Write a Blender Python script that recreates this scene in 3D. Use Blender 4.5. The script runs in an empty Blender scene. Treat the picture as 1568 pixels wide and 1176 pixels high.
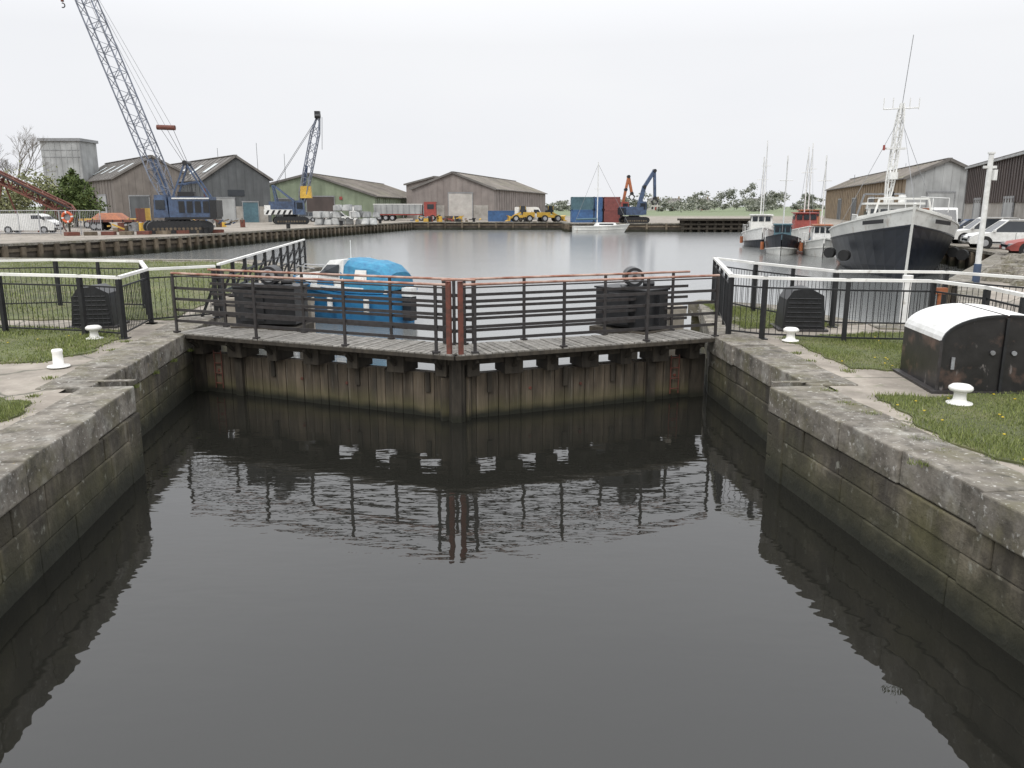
import bpy, bmesh, math, random
import numpy as np
from mathutils import Vector, Matrix
random.seed(7); np.random.seed(7)
scene=bpy.context.scene
V=Vector
# ---------------------------------------------------------------- materials
def M(name,c1,c2=None,scale=4,rough=.8,bump=0,metal=0,stretch=(1,1,1),grime=.25,gscale=.6,spec=.5,bdist=.02,stops=(.35,.65),isl=0):
    m=bpy.data.materials.new(name); m.use_nodes=True
    nt=m.node_tree; N=nt.nodes; L=nt.links
    b=N['Principled BSDF']; b.inputs['Roughness'].default_value=rough; b.inputs['Metallic'].default_value=metal
    b.inputs['Specular IOR Level'].default_value=spec
    tc=N.new('ShaderNodeTexCoord'); mp=N.new('ShaderNodeMapping'); mp.inputs['Scale'].default_value=stretch
    L.new(tc.outputs['Object'],mp.inputs['Vector'])
    n=N.new('ShaderNodeTexNoise'); n.inputs['Scale'].default_value=scale; n.inputs['Detail'].default_value=8; n.inputs['Roughness'].default_value=.65
    L.new(mp.outputs[0],n.inputs['Vector'])
    r=N.new('ShaderNodeValToRGB'); r.color_ramp.elements[0].position=stops[0]; r.color_ramp.elements[1].position=stops[1]
    c2=c2 or tuple(x*.75 for x in c1)
    r.color_ramp.elements[0].color=(*c2,1); r.color_ramp.elements[1].color=(*c1,1)
    L.new(n.outputs['Fac'],r.inputs['Fac'])
    g=N.new('ShaderNodeTexNoise'); g.inputs['Scale'].default_value=gscale; g.inputs['Detail'].default_value=5
    L.new(tc.outputs['Object'],g.inputs['Vector'])
    mr=N.new('ShaderNodeMapRange'); mr.inputs['From Min'].default_value=.3; mr.inputs['From Max'].default_value=.7
    mr.inputs['To Min'].default_value=1-grime; mr.inputs['To Max'].default_value=1+grime*.3
    L.new(g.outputs['Fac'],mr.inputs['Value'])
    fac=mr.outputs[0]
    if isl:
        ge=N.new('ShaderNodeNewGeometry'); m2=N.new('ShaderNodeMapRange'); m2.inputs['To Min'].default_value=1-isl; m2.inputs['To Max'].default_value=1+isl*.6
        L.new(ge.outputs['Random Per Island'],m2.inputs['Value']); mm=N.new('ShaderNodeMath'); mm.operation='MULTIPLY'
        L.new(fac,mm.inputs[0]); L.new(m2.outputs[0],mm.inputs[1]); fac=mm.outputs[0]
    mx=N.new('ShaderNodeVectorMath'); mx.operation='SCALE'
    L.new(r.outputs['Color'],mx.inputs[0]); L.new(fac,mx.inputs['Scale'])
    L.new(mx.outputs[0],b.inputs['Base Color'])
    if bump:
        bp=N.new('ShaderNodeBump'); bp.inputs['Strength'].default_value=bump; bp.inputs['Distance'].default_value=bdist
        L.new(n.outputs['Fac'],bp.inputs['Height']); L.new(bp.outputs[0],b.inputs['Normal'])
    return m
def overlay(m,kind,col,**k):
    nt=m.node_tree; N=nt.nodes; L=nt.links; b=N['Principled BSDF']
    src=b.inputs['Base Color'].links[0].from_socket
    mix=N.new('ShaderNodeMix'); mix.data_type='RGBA'
    L.new(src,mix.inputs['A']); mix.inputs['B'].default_value=(*col,1)
    tc=N.new('ShaderNodeTexCoord')
    if kind=='zband':
        sep=N.new('ShaderNodeSeparateXYZ'); L.new(tc.outputs['Object'],sep.inputs[0])
        n=N.new('ShaderNodeTexNoise'); n.inputs['Scale'].default_value=k.get('scale',3); n.inputs['Detail'].default_value=6
        L.new(tc.outputs['Object'],n.inputs['Vector'])
        a=N.new('ShaderNodeMath'); a.operation='MULTIPLY_ADD'; a.inputs[1].default_value=k.get('wob',.5)
        L.new(n.outputs['Fac'],a.inputs[0]); L.new(sep.outputs['Z'],a.inputs[2])
        mr=N.new('ShaderNodeMapRange'); w=k.get('wob',.5)*.5
        mr.inputs['From Min'].default_value=k['z0']+w; mr.inputs['From Max'].default_value=k['z1']+w
        mr.inputs['To Min'].default_value=k.get('amt',1); mr.inputs['To Max'].default_value=0
        L.new(a.outputs[0],mr.inputs['Value']); L.new(mr.outputs[0],mix.inputs['Factor'])
    elif kind=='noise':
        mp=N.new('ShaderNodeMapping'); mp.inputs['Scale'].default_value=k.get('stretch',(1,1,1)); mp.inputs['Location'].default_value=k.get('off',(3,7,1))
        L.new(tc.outputs['Object'],mp.inputs[0])
        n=N.new('ShaderNodeTexNoise'); n.inputs['Scale'].default_value=k['scale']; n.inputs['Detail'].default_value=k.get('detail',8); n.inputs['Roughness'].default_value=k.get('nr',.6)
        L.new(mp.outputs[0],n.inputs['Vector'])
        mr=N.new('ShaderNodeMapRange'); mr.inputs['From Min'].default_value=k['lo']; mr.inputs['From Max'].default_value=k['hi']
        mr.inputs['To Max'].default_value=k.get('amt',1)
        L.new(n.outputs['Fac'],mr.inputs['Value']); L.new(mr.outputs[0],mix.inputs['Factor'])
    elif kind=='crack':
        n=N.new('ShaderNodeTexNoise'); n.inputs['Scale'].default_value=1.3; n.inputs['Detail'].default_value=4
        L.new(tc.outputs['Object'],n.inputs['Vector'])
        ad=N.new('ShaderNodeMix'); ad.data_type='VECTOR'; ad.inputs['Factor'].default_value=k.get('warp',.35)
        L.new(tc.outputs['Object'],ad.inputs['A']); L.new(n.outputs['Color'],ad.inputs['B'])
        v=N.new('ShaderNodeTexVoronoi'); v.feature='DISTANCE_TO_EDGE'; v.inputs['Scale'].default_value=k['scale']
        L.new(ad.outputs['Result'],v.inputs['Vector'])
        mr=N.new('ShaderNodeMapRange'); mr.inputs['From Min'].default_value=0; mr.inputs['From Max'].default_value=k['w']
        mr.inputs['To Min'].default_value=k.get('amt',.8); mr.inputs['To Max'].default_value=0
        L.new(v.outputs['Distance'],mr.inputs['Value']); L.new(mr.outputs[0],mix.inputs['Factor'])
    elif kind=='yfar':
        sep=N.new('ShaderNodeSeparateXYZ'); L.new(tc.outputs['Object'],sep.inputs[0])
        mr=N.new('ShaderNodeMapRange'); mr.inputs['From Min'].default_value=k['y0']; mr.inputs['From Max'].default_value=k['y1']
        L.new(sep.outputs['Y'],mr.inputs['Value']); L.new(mr.outputs[0],mix.inputs['Factor'])
    L.new(mix.outputs['Result'],b.inputs['Base Color'])
    return m
concrete=M('quay_concrete',(.36,.32,.27),(.235,.205,.17),scale=2.2,rough=.9,bump=.4,grime=.35,gscale=.35)
overlay(concrete,'noise',(.13,.115,.095),scale=.9,lo=.48,hi=.7,amt=.65)
overlay(concrete,'noise',(.46,.44,.39),scale=14,lo=.6,hi=.72,amt=.6)
overlay(concrete,'noise',(.10,.12,.05),scale=3.1,lo=.6,hi=.72,amt=.5,off=(1,2,3))
overlay(concrete,'crack',(.05,.055,.035),scale=.7,w=.018,amt=.85)
overlay(concrete,'yfar',(.14,.17,.09),y0=185,y1=230)
stone=M('lock_stone',(.19,.165,.12),(.06,.052,.038),scale=3.2,rough=.92,bump=1.0,grime=.5,gscale=.9,bdist=.05,isl=.10)
overlay(stone,'noise',(.13,.118,.04),scale=1.2,lo=.42,hi=.66,amt=.55)
overlay(stone,'noise',(.28,.26,.21),scale=11,lo=.55,hi=.72,amt=.5,stretch=(1,1,.2))
overlay(stone,'noise',(.03,.026,.02),scale=1.5,lo=.44,hi=.58,amt=.8,stretch=(1,1,.14),off=(9,1,4))
overlay(stone,'noise',(.035,.03,.024),scale=.7,lo=.5,hi=.6,amt=.6,off=(4,11,4))
overlay(stone,'noise',(.34,.34,.29),scale=5,lo=.62,hi=.69,amt=.55,off=(2,2,8))
overlay(stone,'zband',(.06,.06,.022),z0=.3,z1=.7,amt=.45,wob=1.0,scale=1.3)
overlay(stone,'zband',(.016,.017,.010),z0=.10,z1=.42,amt=.94,wob=.6,scale=2)
coping=M('coping_stone',(.28,.255,.215),(.12,.105,.085),scale=4,rough=.92,bump=.9,grime=.4,gscale=.8,bdist=.04,isl=.08)
overlay(coping,'noise',(.11,.10,.055),scale=2,lo=.46,hi=.66,amt=.75)
overlay(coping,'noise',(.45,.44,.40),scale=2.6,lo=.54,hi=.72,amt=.45,off=(12,3,1))
overlay(coping,'noise',(.55,.54,.50),scale=17,lo=.59,hi=.68,amt=.65,detail=6)
overlay(coping,'noise',(.05,.045,.035),scale=5,lo=.53,hi=.66,amt=.7,off=(5,5,5))
overlay(coping,'noise',(.34,.24,.06),scale=8,lo=.68,hi=.74,amt=.5,off=(1,9,5))
grass_m=M('grass',(.11,.125,.045),(.07,.08,.028),scale=7,rough=.9,bump=.4,grime=.35)
overlay(grass_m,'noise',(.18,.16,.085),scale=1.2,lo=.5,hi=.72,amt=.7)
timber=M('gate_timber',(.17,.135,.095),(.07,.055,.038),scale=2.2,rough=.88,bump=.6,stretch=(4,4,.35),grime=.4,gscale=1.2,isl=.35)
overlay(timber,'noise',(.035,.032,.025),scale=1.5,lo=.5,hi=.68,amt=.75,stretch=(3,3,.4))
overlay(timber,'noise',(.26,.23,.19),scale=3,lo=.58,hi=.72,amt=.5,stretch=(5,5,.3),off=(4,4,4))
overlay(timber,'zband',(.09,.085,.03),z0=.15,z1=.4,amt=.5,wob=.3)
overlay(timber,'zband',(.010,.011,.006),z0=.05,z1=.17,amt=.96,wob=.12)
timber_dk=M('gate_timber_dark',(.07,.058,.042),(.03,.025,.018),scale=3,rough=.88,bump=.5,stretch=(3,3,.6),isl=.2)
overlay(timber_dk,'zband',(.012,.013,.006),z0=.06,z1=.2,amt=.9,wob=.12)
slat=M('walkway_plank',(.29,.275,.25),(.15,.14,.12),scale=6,rough=.85,bump=.3,stretch=(2,2,1),isl=.25)
rust=M('rusty_red_paint',(.20,.06,.04),(.09,.04,.028),scale=9,rough=.75,bump=.2)
railtop=M('handrail_worn',(.44,.30,.24),(.25,.10,.06),scale=2.5,rough=.6,stops=(.4,.6))
black=M('black_paint',(.022,.023,.025),(.012,.012,.013),scale=8,rough=.45,grime=.3)
blackgrey=M('railing_dark',(.045,.042,.042),(.025,.02,.018),scale=10,rough=.55)
hoodblk=M('hood_black',(.028,.026,.026),(.015,.014,.014),scale=5,rough=.36,grime=.3,bump=.08)
overlay(hoodblk,'noise',(.17,.105,.08),scale=3.2,lo=.52,hi=.7,amt=.7)
overlay(hoodblk,'noise',(.22,.2,.19),scale=9,lo=.64,hi=.7,amt=.6,stretch=(1,1,.4),off=(8,2,2))
white=M('white_paint',(.8,.8,.78),(.62,.62,.59),scale=7,rough=.5,grime=.15)
whiterail=M('white_rail',(.8,.79,.75),(.5,.48,.43),scale=6,rough=.55,grime=.2,gscale=2,stops=(.28,.42))
glass=M('dark_glass',(.03,.035,.04),(.02,.024,.03),scale=2,rough=.12,grime=.1)
rubber=M('rubber',(.02,.02,.02),rough=.85)
steelgrey=M('steel_grey',(.3,.31,.32),(.18,.18,.18),scale=8,rough=.55)
chrome=M('galvanised',(.46,.47,.48),(.32,.32,.33),scale=8,rough=.5,metal=.3)
craneblue=M('crane_blue',(.075,.12,.21),(.045,.06,.10),scale=3,rough=.55,grime=.35)
boomgrey=M('boom_grey',(.21,.235,.29),(.12,.13,.16),scale=3,rough=.6)
yellow=M('machine_yellow',(.66,.42,.06),(.45,.27,.04),scale=4,rough=.5,grime=.3)
orange=M('machine_orange',(.45,.15,.055),(.27,.09,.04),scale=4,rough=.55,grime=.3)
redp=M('red_paint',(.36,.07,.055),(.24,.05,.04),scale=4,rough=.5)
redc=M('container_red',(.25,.075,.065),(.18,.055,.05),scale=3,rough=.6)
bluebox=M('container_blue',(.055,.14,.30),(.04,.09,.2),scale=3,rough=.55)
greenblue=M('container_teal',(.08,.155,.185),(.055,.11,.135),scale=3,rough=.6)
navy=M('hull_navy',(.011,.016,.027),(.007,.010,.016),scale=3,rough=.35,grime=.3,gscale=.5)
hullwhite=M('hull_white',(.70,.70,.66),(.5,.49,.45),scale=3,rough=.4,grime=.2,stops=(.25,.45))
overlay(hullwhite,'noise',(.3,.2,.12),scale=2.2,lo=.6,hi=.75,amt=.65,stretch=(1,1,.25))
hullblue=M('hull_blue',(.03,.19,.38),(.02,.13,.29),scale=3,rough=.35)
tarp=M('tarp_blue',(.04,.25,.40),(.025,.15,.28),scale=5,rough=.6,bump=.6,bdist=.06)
deckm=M('deck_grey',(.25,.24,.22),rough=.8)
clad_dark=M('cladding_dark_grey',(.105,.112,.115),(.075,.08,.083),scale=1.5,rough=.75,stretch=(1,1,.1))  # shed cladding and roof colours below are lightened to stand in for distance haze
clad_brown=M('cladding_brown',(.19,.17,.15),(.14,.122,.108),scale=1.2,rough=.8,stretch=(1,1,.1))
clad_brown2=M('cladding_umber',(.255,.225,.205),(.205,.175,.16),scale=1.2,rough=.8,stretch=(1,1,.1))
clad_green=M('cladding_green',(.24,.28,.195),(.18,.215,.145),scale=1.0,rough=.8,stretch=(1,1,.1))
clad_grey=M('cladding_grey',(.38,.39,.385),(.29,.295,.29),scale=1.0,rough=.7,stretch=(1,1,.1))
clad_blk=M('cladding_bitter_brown',(.085,.065,.058),(.065,.05,.045),scale=1.0,rough=.7,stretch=(1,1,.1))
roof_br=M('roof_fibre_cement',(.29,.26,.23),(.19,.17,.145),scale=.8,rough=.9,grime=.3,gscale=.15)
overlay(roof_br,'noise',(.24,.24,.14),scale=.3,lo=.5,hi=.7,amt=.5)
roof_dk=M('roof_grey_brown',(.18,.17,.155),(.125,.115,.108),scale=.8,rough=.9)
skyl=M('roof_light',(.62,.66,.66),rough=.5)
blockwall=M('blockwork',(.36,.34,.31),(.27,.25,.22),scale=1.5,rough=.9)
ochre=M('brick_ochre',(.27,.21,.135),(.2,.15,.10),scale=1.5,rough=.9)
doorm=M('door_pale',(.5,.48,.44),(.42,.39,.36),scale=1.5,rough=.8)
quaywall=M('quay_wall',(.12,.10,.08),(.055,.045,.035),scale=1.2,rough=.9,bump=.4,stretch=(1,1,.5))
overlay(quaywall,'zband',(.02,.022,.012),z0=.2,z1=.5,amt=.9)
pilem=M('timber_pile',(.19,.155,.11),(.08,.06,.04),scale=2,rough=.9,stretch=(1,1,.3),isl=.3)
overlay(pilem,'zband',(.022,.024,.012),z0=.25,z1=.5,amt=.9)
bagm=M('bulk_bag',(.6,.6,.58),(.35,.36,.36),scale=1.2,rough=.8,bump=.4,isl=.3)
bark=M('bark',(.17,.15,.125),rough=.95)
lifebuoy_m=M('lifebuoy_orange',(.7,.13,.04),rough=.5)
cab_wood=M('fender_timber',(.42,.38,.32),(.28,.25,.2),scale=5,rough=.85,stretch=(1,1,1))
def leafmat(name,c1,c2):
    m=bpy.data.materials.new(name); m.use_nodes=True; nt=m.node_tree;N=nt.nodes;L=nt.links;b=N['Principled BSDF']
    g=N.new('ShaderNodeNewGeometry'); r=N.new('ShaderNodeValToRGB')
    r.color_ramp.elements[0].color=(*c1,1); r.color_ramp.elements[1].color=(*c2,1)
    L.new(g.outputs['Random Per Island'],r.inputs['Fac']); L.new(r.outputs[0],b.inputs['Base Color'])
    b.inputs['Roughness'].default_value=.8; b.inputs['Specular IOR Level'].default_value=.2
    return m
leaf=leafmat('leaves',(.04,.06,.02),(.115,.15,.05))
leaf_pale=leafmat('leaves_pale',(.14,.15,.075),(.26,.265,.14))
leaf_far=leafmat('leaves_far',(.15,.165,.14),(.29,.295,.24))  # greyed and lightened: distance haze is put into the leaf colour
blade_m=leafmat('grass_blades',(.085,.115,.03),(.245,.27,.10))
dand=M('dandelion',(.75,.55,.03),rough=.7)
def water_mat():
    m=bpy.data.materials.new('water'); m.use_nodes=True; nt=m.node_tree;N=nt.nodes;L=nt.links;b=N['Principled BSDF']
    tc=N.new('ShaderNodeTexCoord'); mp=N.new('ShaderNodeMapping'); mp.inputs['Scale'].default_value=(.6,1.35,1)
    mp.inputs['Rotation'].default_value=(0,0,.12)
    L.new(tc.outputs['Object'],mp.inputs[0])
    sep=N.new('ShaderNodeSeparateXYZ'); L.new(tc.outputs['Object'],sep.inputs[0])
    def rng(a,b_,c,d):
        q=N.new('ShaderNodeMapRange'); q.inputs['From Min'].default_value=a; q.inputs['From Max'].default_value=b_; q.inputs['To Min'].default_value=c; q.inputs['To Max'].default_value=d
        L.new(sep.outputs['Y'],q.inputs['Value']); return q.outputs[0]
    # dark still water in the lock chamber; wind-ruffled open basin, its pale sky sheen mixed into the base colour
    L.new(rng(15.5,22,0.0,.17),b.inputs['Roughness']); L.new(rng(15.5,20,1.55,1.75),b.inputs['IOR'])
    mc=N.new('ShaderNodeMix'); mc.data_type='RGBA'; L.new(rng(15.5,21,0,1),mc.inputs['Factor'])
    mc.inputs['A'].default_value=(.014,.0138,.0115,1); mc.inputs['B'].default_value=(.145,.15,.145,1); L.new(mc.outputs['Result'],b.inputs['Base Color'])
    n1=N.new('ShaderNodeTexNoise'); n1.inputs['Scale'].default_value=2.4; n1.inputs['Detail'].default_value=2.0; L.new(mp.outputs[0],n1.inputs['Vector'])
    n3=N.new('ShaderNodeTexNoise'); n3.inputs['Scale'].default_value=9; n3.inputs['Detail'].default_value=2; L.new(mp.outputs[0],n3.inputs['Vector'])
    n2=N.new('ShaderNodeTexNoise'); n2.inputs['Scale'].default_value=.35; n2.inputs['Detail'].default_value=3; L.new(tc.outputs['Object'],n2.inputs['Vector'])
    mr=N.new('ShaderNodeMapRange'); mr.inputs['From Min'].default_value=.38; mr.inputs['From Max'].default_value=.62; mr.inputs['To Min'].default_value=.35; mr.inputs['To Max'].default_value=1
    L.new(n2.outputs['Fac'],mr.inputs['Value'])
    mm=N.new('ShaderNodeMath'); mm.operation='MULTIPLY'; L.new(n3.outputs['Fac'],mm.inputs[0]); L.new(rng(6.2,8.2,.015,.16),mm.inputs[1])
    ad=N.new('ShaderNodeMath'); ad.operation='ADD'; L.new(n1.outputs['Fac'],ad.inputs[0]); L.new(mm.outputs[0],ad.inputs[1])
    mu=N.new('ShaderNodeMath'); mu.operation='MULTIPLY'; L.new(ad.outputs[0],mu.inputs[0]); L.new(mr.outputs[0],mu.inputs[1])
    bp=N.new('ShaderNodeBump'); bp.inputs['Strength'].default_value=.34; bp.inputs['Distance'].default_value=.021
    L.new(mu.outputs[0],bp.inputs['Height']); L.new(bp.outputs[0],b.inputs['Normal'])
    return m
waterm=water_mat()
# ---------------------------------------------------------------- mesh builder
class MB:
    def __init__(s): s.v=[];s.f=[];s.m=[];s.mats=[]; s.T=Matrix.Identity(4)
    def mi(s,mat):
        if mat not in s.mats: s.mats.append(mat)
        return s.mats.index(mat)
    def add(s,vs,fs,mat):
        o=len(s.v); s.v+= [tuple(s.T@V(p)) for p in vs]
        k=s.mi(mat)
        for f in fs: s.f.append(tuple(i+o for i in f)); s.m.append(k)
    def box(s,c,d,mat,rz=0):
        x,y,z=d[0]/2,d[1]/2,d[2]/2; R=Matrix.Rotation(rz,3,'Z'); c=V(c)
        vs=[c+R@V((a*x,b*y,e*z)) for e in(-1,1) for a,b in((-1,-1),(1,-1),(1,1),(-1,1))]
        s.add(vs,[(3,2,1,0),(4,5,6,7),(0,1,5,4),(1,2,6,5),(2,3,7,6),(3,0,4,7)],mat)
    def beam(s,p0,p1,w,h,mat,up=(0,0,1)):
        p0=V(p0);p1=V(p1); d=(p1-p0)
        if d.length<1e-6: return
        d.normalize(); u=V(up)
        if abs(d.dot(u))>.98: u=V((0,1,0))
        r=d.cross(u).normalized(); q=r.cross(d).normalized()
        vs=[p+r*(a*w/2)+q*(b*h/2) for p in(p0,p1) for a,b in((-1,-1),(1,-1),(1,1),(-1,1))]
        s.add(vs,[(0,1,2,3),(7,6,5,4),(4,5,1,0),(5,6,2,1),(6,7,3,2),(7,4,0,3)],mat)
    def cyl(s,p0,p1,r0,mat,r1=None,n=10):
        p0=V(p0);p1=V(p1); r1=r0 if r1 is None else r1; d=(p1-p0).normalized()
        u=V((0,0,1)) if abs(d.z)<.95 else V((1,0,0)); a=d.cross(u).normalized(); b=d.cross(a).normalized()
        vs=[]
        for p,r in((p0,r0),(p1,r1)):
            for i in range(n): t=2*math.pi*i/n; vs.append(p+(a*math.cos(t)+b*math.sin(t))*max(r,1e-4))
        fs=[(i,(i+1)%n,n+(i+1)%n,n+i) for i in range(n)]+[tuple(range(n-1,-1,-1)),tuple(range(n,2*n))]
        s.add(vs,fs,mat)
    def prism(s,pts,vec,mat,mat2=None):
        n=len(pts); vec=V(vec); vs=[V(p) for p in pts]+[V(p)+vec for p in pts]
        s.add(vs,[(i,(i+1)%n,n+(i+1)%n,n+i) for i in range(n)],mat)
        s.add(vs,[tuple(range(n-1,-1,-1)),tuple(range(n,2*n))],mat2 or mat)
    def face(s,pts,mat): s.add(pts,[tuple(range(len(pts)))],mat)
    def frustum(s,c,d0,d1,h,mat,off=(0,0),top=None):
        c=V(c); vs=[]
        for d,z,o in((d0,0,(0,0)),(d1,h,off)):
            for a,b in((-1,-1),(1,-1),(1,1),(-1,1)): vs.append(c+V((o[0]+a*d[0]/2,o[1]+b*d[1]/2,z)))
        s.add(vs,[(3,2,1,0),(0,1,5,4),(1,2,6,5),(2,3,7,6),(3,0,4,7)],mat); s.add(vs,[(4,5,6,7)],top or mat)
    def build(s,name,smooth=False,bevel=0,fix=True):
        me=bpy.data.meshes.new(name); me.from_pydata(s.v,[],s.f); me.update()
        for m in s.mats: me.materials.append(m)
        me.polygons.foreach_set('material_index',s.m)
        if fix:
            bm=bmesh.new(); bm.from_mesh(me); bmesh.ops.recalc_face_normals(bm,faces=bm.faces); bm.to_mesh(me); bm.free()
        ob=bpy.data.objects.new(name,me); scene.collection.objects.link(ob)
        if smooth:
            for p in me.polygons: p.use_smooth=True
        if bevel:
            b=ob.modifiers.new('bevel','BEVEL'); b.width=bevel; b.segments=2; b.limit_method='ANGLE'; b.angle_limit=math.radians(40)
        return ob
def place(x,y,z=0,a=0): return Matrix.Translation((x,y,z))@Matrix.Rotation(a,4,'Z')
QZ=1.2
# ---------------------------------------------------------------- ground sheet & water
Lw0=(1.37,-40.1); Lw1=(-5.08,10.64); Lr1=(-5.68,10.57); Lr2=(-6.35,15.9)
Rw0=(9.8,-39.1); Rw1=(3.49,10.62); Rr1=(4.05,10.70); Rr2=(3.80,15.3)
left_b=[(-7.9,32),(-12,36.5),(-30,38.5),(-38,44),(-33,52.5),(-27.4,66.5),(-25.2,82),(-21.5,102),(-15.7,128)]
far_b=[(8.1,128),(8.1,118),(37.6,118)]
right_b=[(36,100),(30,60),(25.5,42),(14.4,26),(10,18),(9,16.4),(7.4,16.6),(6.6,19.8),(4.9,21),(4.3,18)]
inset=.3
pts=[(-4000,-40),(Lw0[0]-inset,-40),(Lw1[0]-inset,10.3),(Lr1[0]-inset,10.3),(Lr2[0]-inset,15.9)]+left_b+far_b+right_b+[(Rr2[0]+inset,15.3),(Rr1[0]+inset,10.4),(Rw1[0]+inset,10.4),(Rw0[0]+inset,-40),(4000,-40),(4000,6000),(-4000,6000)]
from mathutils.geometry import tessellate_polygon
tri=tessellate_polygon([[V((p[0],p[1],0)) for p in pts]])
g=MB(); g.add([(p[0],p[1],QZ) for p in pts],[tuple(t) for t in tri],concrete); go=g.build('ground',fix=False)
bm=bmesh.new(); bm.from_mesh(go.data)
for f in bm.faces:
    f.normal_update()
    if f.normal.z<0: f.normal_flip()
bm.to_mesh(go.data); bm.free()
w=MB(); w.face([(-600,-300,0),(600,-300,0),(600,600,0),(-600,600,0)],waterm); w.build('water',fix=False)
# ---------------------------------------------------------------- lock walls
def masonry(mb,p0,p1,side,ztop=1.2,cop=True,depth=.3,rows=((-.6,-.1),(-.1,.28),(.28,.58),(.58,.86))):
    p0=V((*p0,0));p1=V((*p1,0)); d=p1-p0; Ln=d.length; d.normalize(); n=V((-d.y,d.x,0))*side
    for ri,(z0,z1) in enumerate(rows):
        t=-random.random()*.5
        while t<Ln:
            wd=random.uniform(.7,2.4); a=max(t,0); b=min(t+wd,Ln)
            if b-a>.05:
                j=random.uniform(-.014,.014)
                q=p0+d*((a+b)/2)+n*(depth/2+.02+j)
                ang=math.atan2(d.y,d.x)+random.uniform(-.008,.008)
                mb.box((q.x,q.y,(z0+z1)/2+random.uniform(-.003,.003)),(b-a-.003,depth,z1-z0-.003),stone,ang)
            t+=wd
    c=p0+d*(Ln/2)+n*(depth+.02); mb.box((c.x,c.y,.1),(Ln,.35,1.5),stone,math.atan2(d.y,d.x))
    if cop:
        t=0
        while t<Ln-.01:
            wd=random.uniform(.9,1.9)
            if Ln-t-wd<.5: wd=Ln-t
            j=random.uniform(-.016,.02); zj=random.uniform(.0,.018)
            q=p0+d*(t+wd/2)+n*(.36+j)
            mb.box((q.x,q.y,(.872+ztop+.012+zj)/2),(wd-.008,.72+random.uniform(-.05,.05),ztop+.012+zj-.872),coping,math.atan2(d.y,d.x)+random.uniform(-.01,.01))
            t+=wd
mb=MB(); masonry(mb,Lw0,Lw1,1); masonry(mb,Lw1,(Lr1[0]-.1,Lr1[1]),1,cop=False); masonry(mb,Lr1,Lr2,1); masonry(mb,Lr2,(-7.9,32),1)
mb.build('lock_wall',bevel=.018)
mb=MB(); masonry(mb,Rw0,Rw1,-1); masonry(mb,Rw1,(Rr1[0]+.1,Rr1[1]),-1,cop=False); masonry(mb,Rr1,Rr2,-1)
rb=[Rr2,(4.3,18),(4.9,21),(6.6,19.8),(7.4,16.6),(9,16.4),(10,18),(14.4,26)]
for a,b in zip(rb[:-1],rb[1:]): masonry(mb,a,b,-1)
mb.build('lock_wall',bevel=.018)
mb=MB()
mb.box((-5.75,10.95,1.222),(.95,.10,.012),coping,.08); mb.box((4.0,10.9,1.222),(.8,.10,.012),coping,.08)
mb.build('cement_threshold')
# ---------------------------------------------------------------- grass
def inpoly(x,y,P):
    c=False;n=len(P)
    for i in range(n):
        x1,y1=P[i];x2,y2=P[(i+1)%n]
        if (y1>y)!=(y2>y) and x<(x2-x1)*(y-y1)/(y2-y1)+x1: c=not c
    return c
def jag(P,step=.16,amp=.07):
    out=[]
    for i in range(len(P)):
        a=V(P[i]);b=V(P[(i+1)%len(P)]);k=max(1,int((b-a).length/step)); nn=V((-(b-a).y,(b-a).x)).normalized()
        for j in range(k):
            p=a+(b-a)*(j/k)+nn*random.uniform(-amp,amp); out.append((p.x,p.y))
    return out
def blades(name,P,n,h,m=blade_m,wd=.006,z=QZ,flowers=0):
    xs=[p[0] for p in P]; ys=[p[1] for p in P]
    J=jag(P)
    t=tessellate_polygon([[V((p[0],p[1],0)) for p in J]])
    s=MB(); s.add([(p[0],p[1],z+.022) for p in J],[tuple(q) for q in t],grass_m)
    for i in range(len(J)):
        a=J[i];b=J[(i+1)%len(J)]; s.face([(a[0],a[1],z-.02),(b[0],b[1],z-.02),(b[0],b[1],z+.022),(a[0],a[1],z+.022)],grass_m)
    P=J
    cnt=0;vs=[];fs=[]
    while cnt<n:
        x=random.uniform(min(xs),max(xs)); y=random.uniform(min(ys),max(ys))
        if not inpoly(x,y,P): continue
        a=random.random()*6.28; hh=h*random.uniform(.4,1.2)*(1+.5*math.sin(x*3.1+1.3*math.sin(y*2.3))); lx=random.gauss(0,.35)*hh; ly=random.gauss(0,.35)*hh
        o=len(vs); vs+=[(x-math.cos(a)*wd,y-math.sin(a)*wd,z+.015),(x+math.cos(a)*wd,y+math.sin(a)*wd,z+.015),(x+lx,y+ly,z+.02+hh)]
        fs.append((o,o+1,o+2)); cnt+=1
    if h<.07:
        for (ex,ey) in J:
            for _ in range(14):
                x=ex+random.gauss(0,.06);y=ey+random.gauss(0,.06);a=random.random()*6.28;hh=h*random.uniform(.4,1.1)
                o=len(vs); vs+=[(x-math.cos(a)*wd,y-math.sin(a)*wd,z),(x+math.cos(a)*wd,y+math.sin(a)*wd,z),(x+random.gauss(0,.4)*hh,y+random.gauss(0,.4)*hh,z+hh)]; fs.append((o,o+1,o+2))
    s.add(vs,fs,m)
    for _ in range(flowers):
        for k in range(50):
            x=random.uniform(min(xs),max(xs)); y=random.uniform(min(ys),max(ys))
            if inpoly(x,y,P): break
        s.cyl((x,y,z+h*.9),(x,y,z+h*.9+.008),.015,dand,n=6)
    return s.build(name,fix=False)
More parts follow.
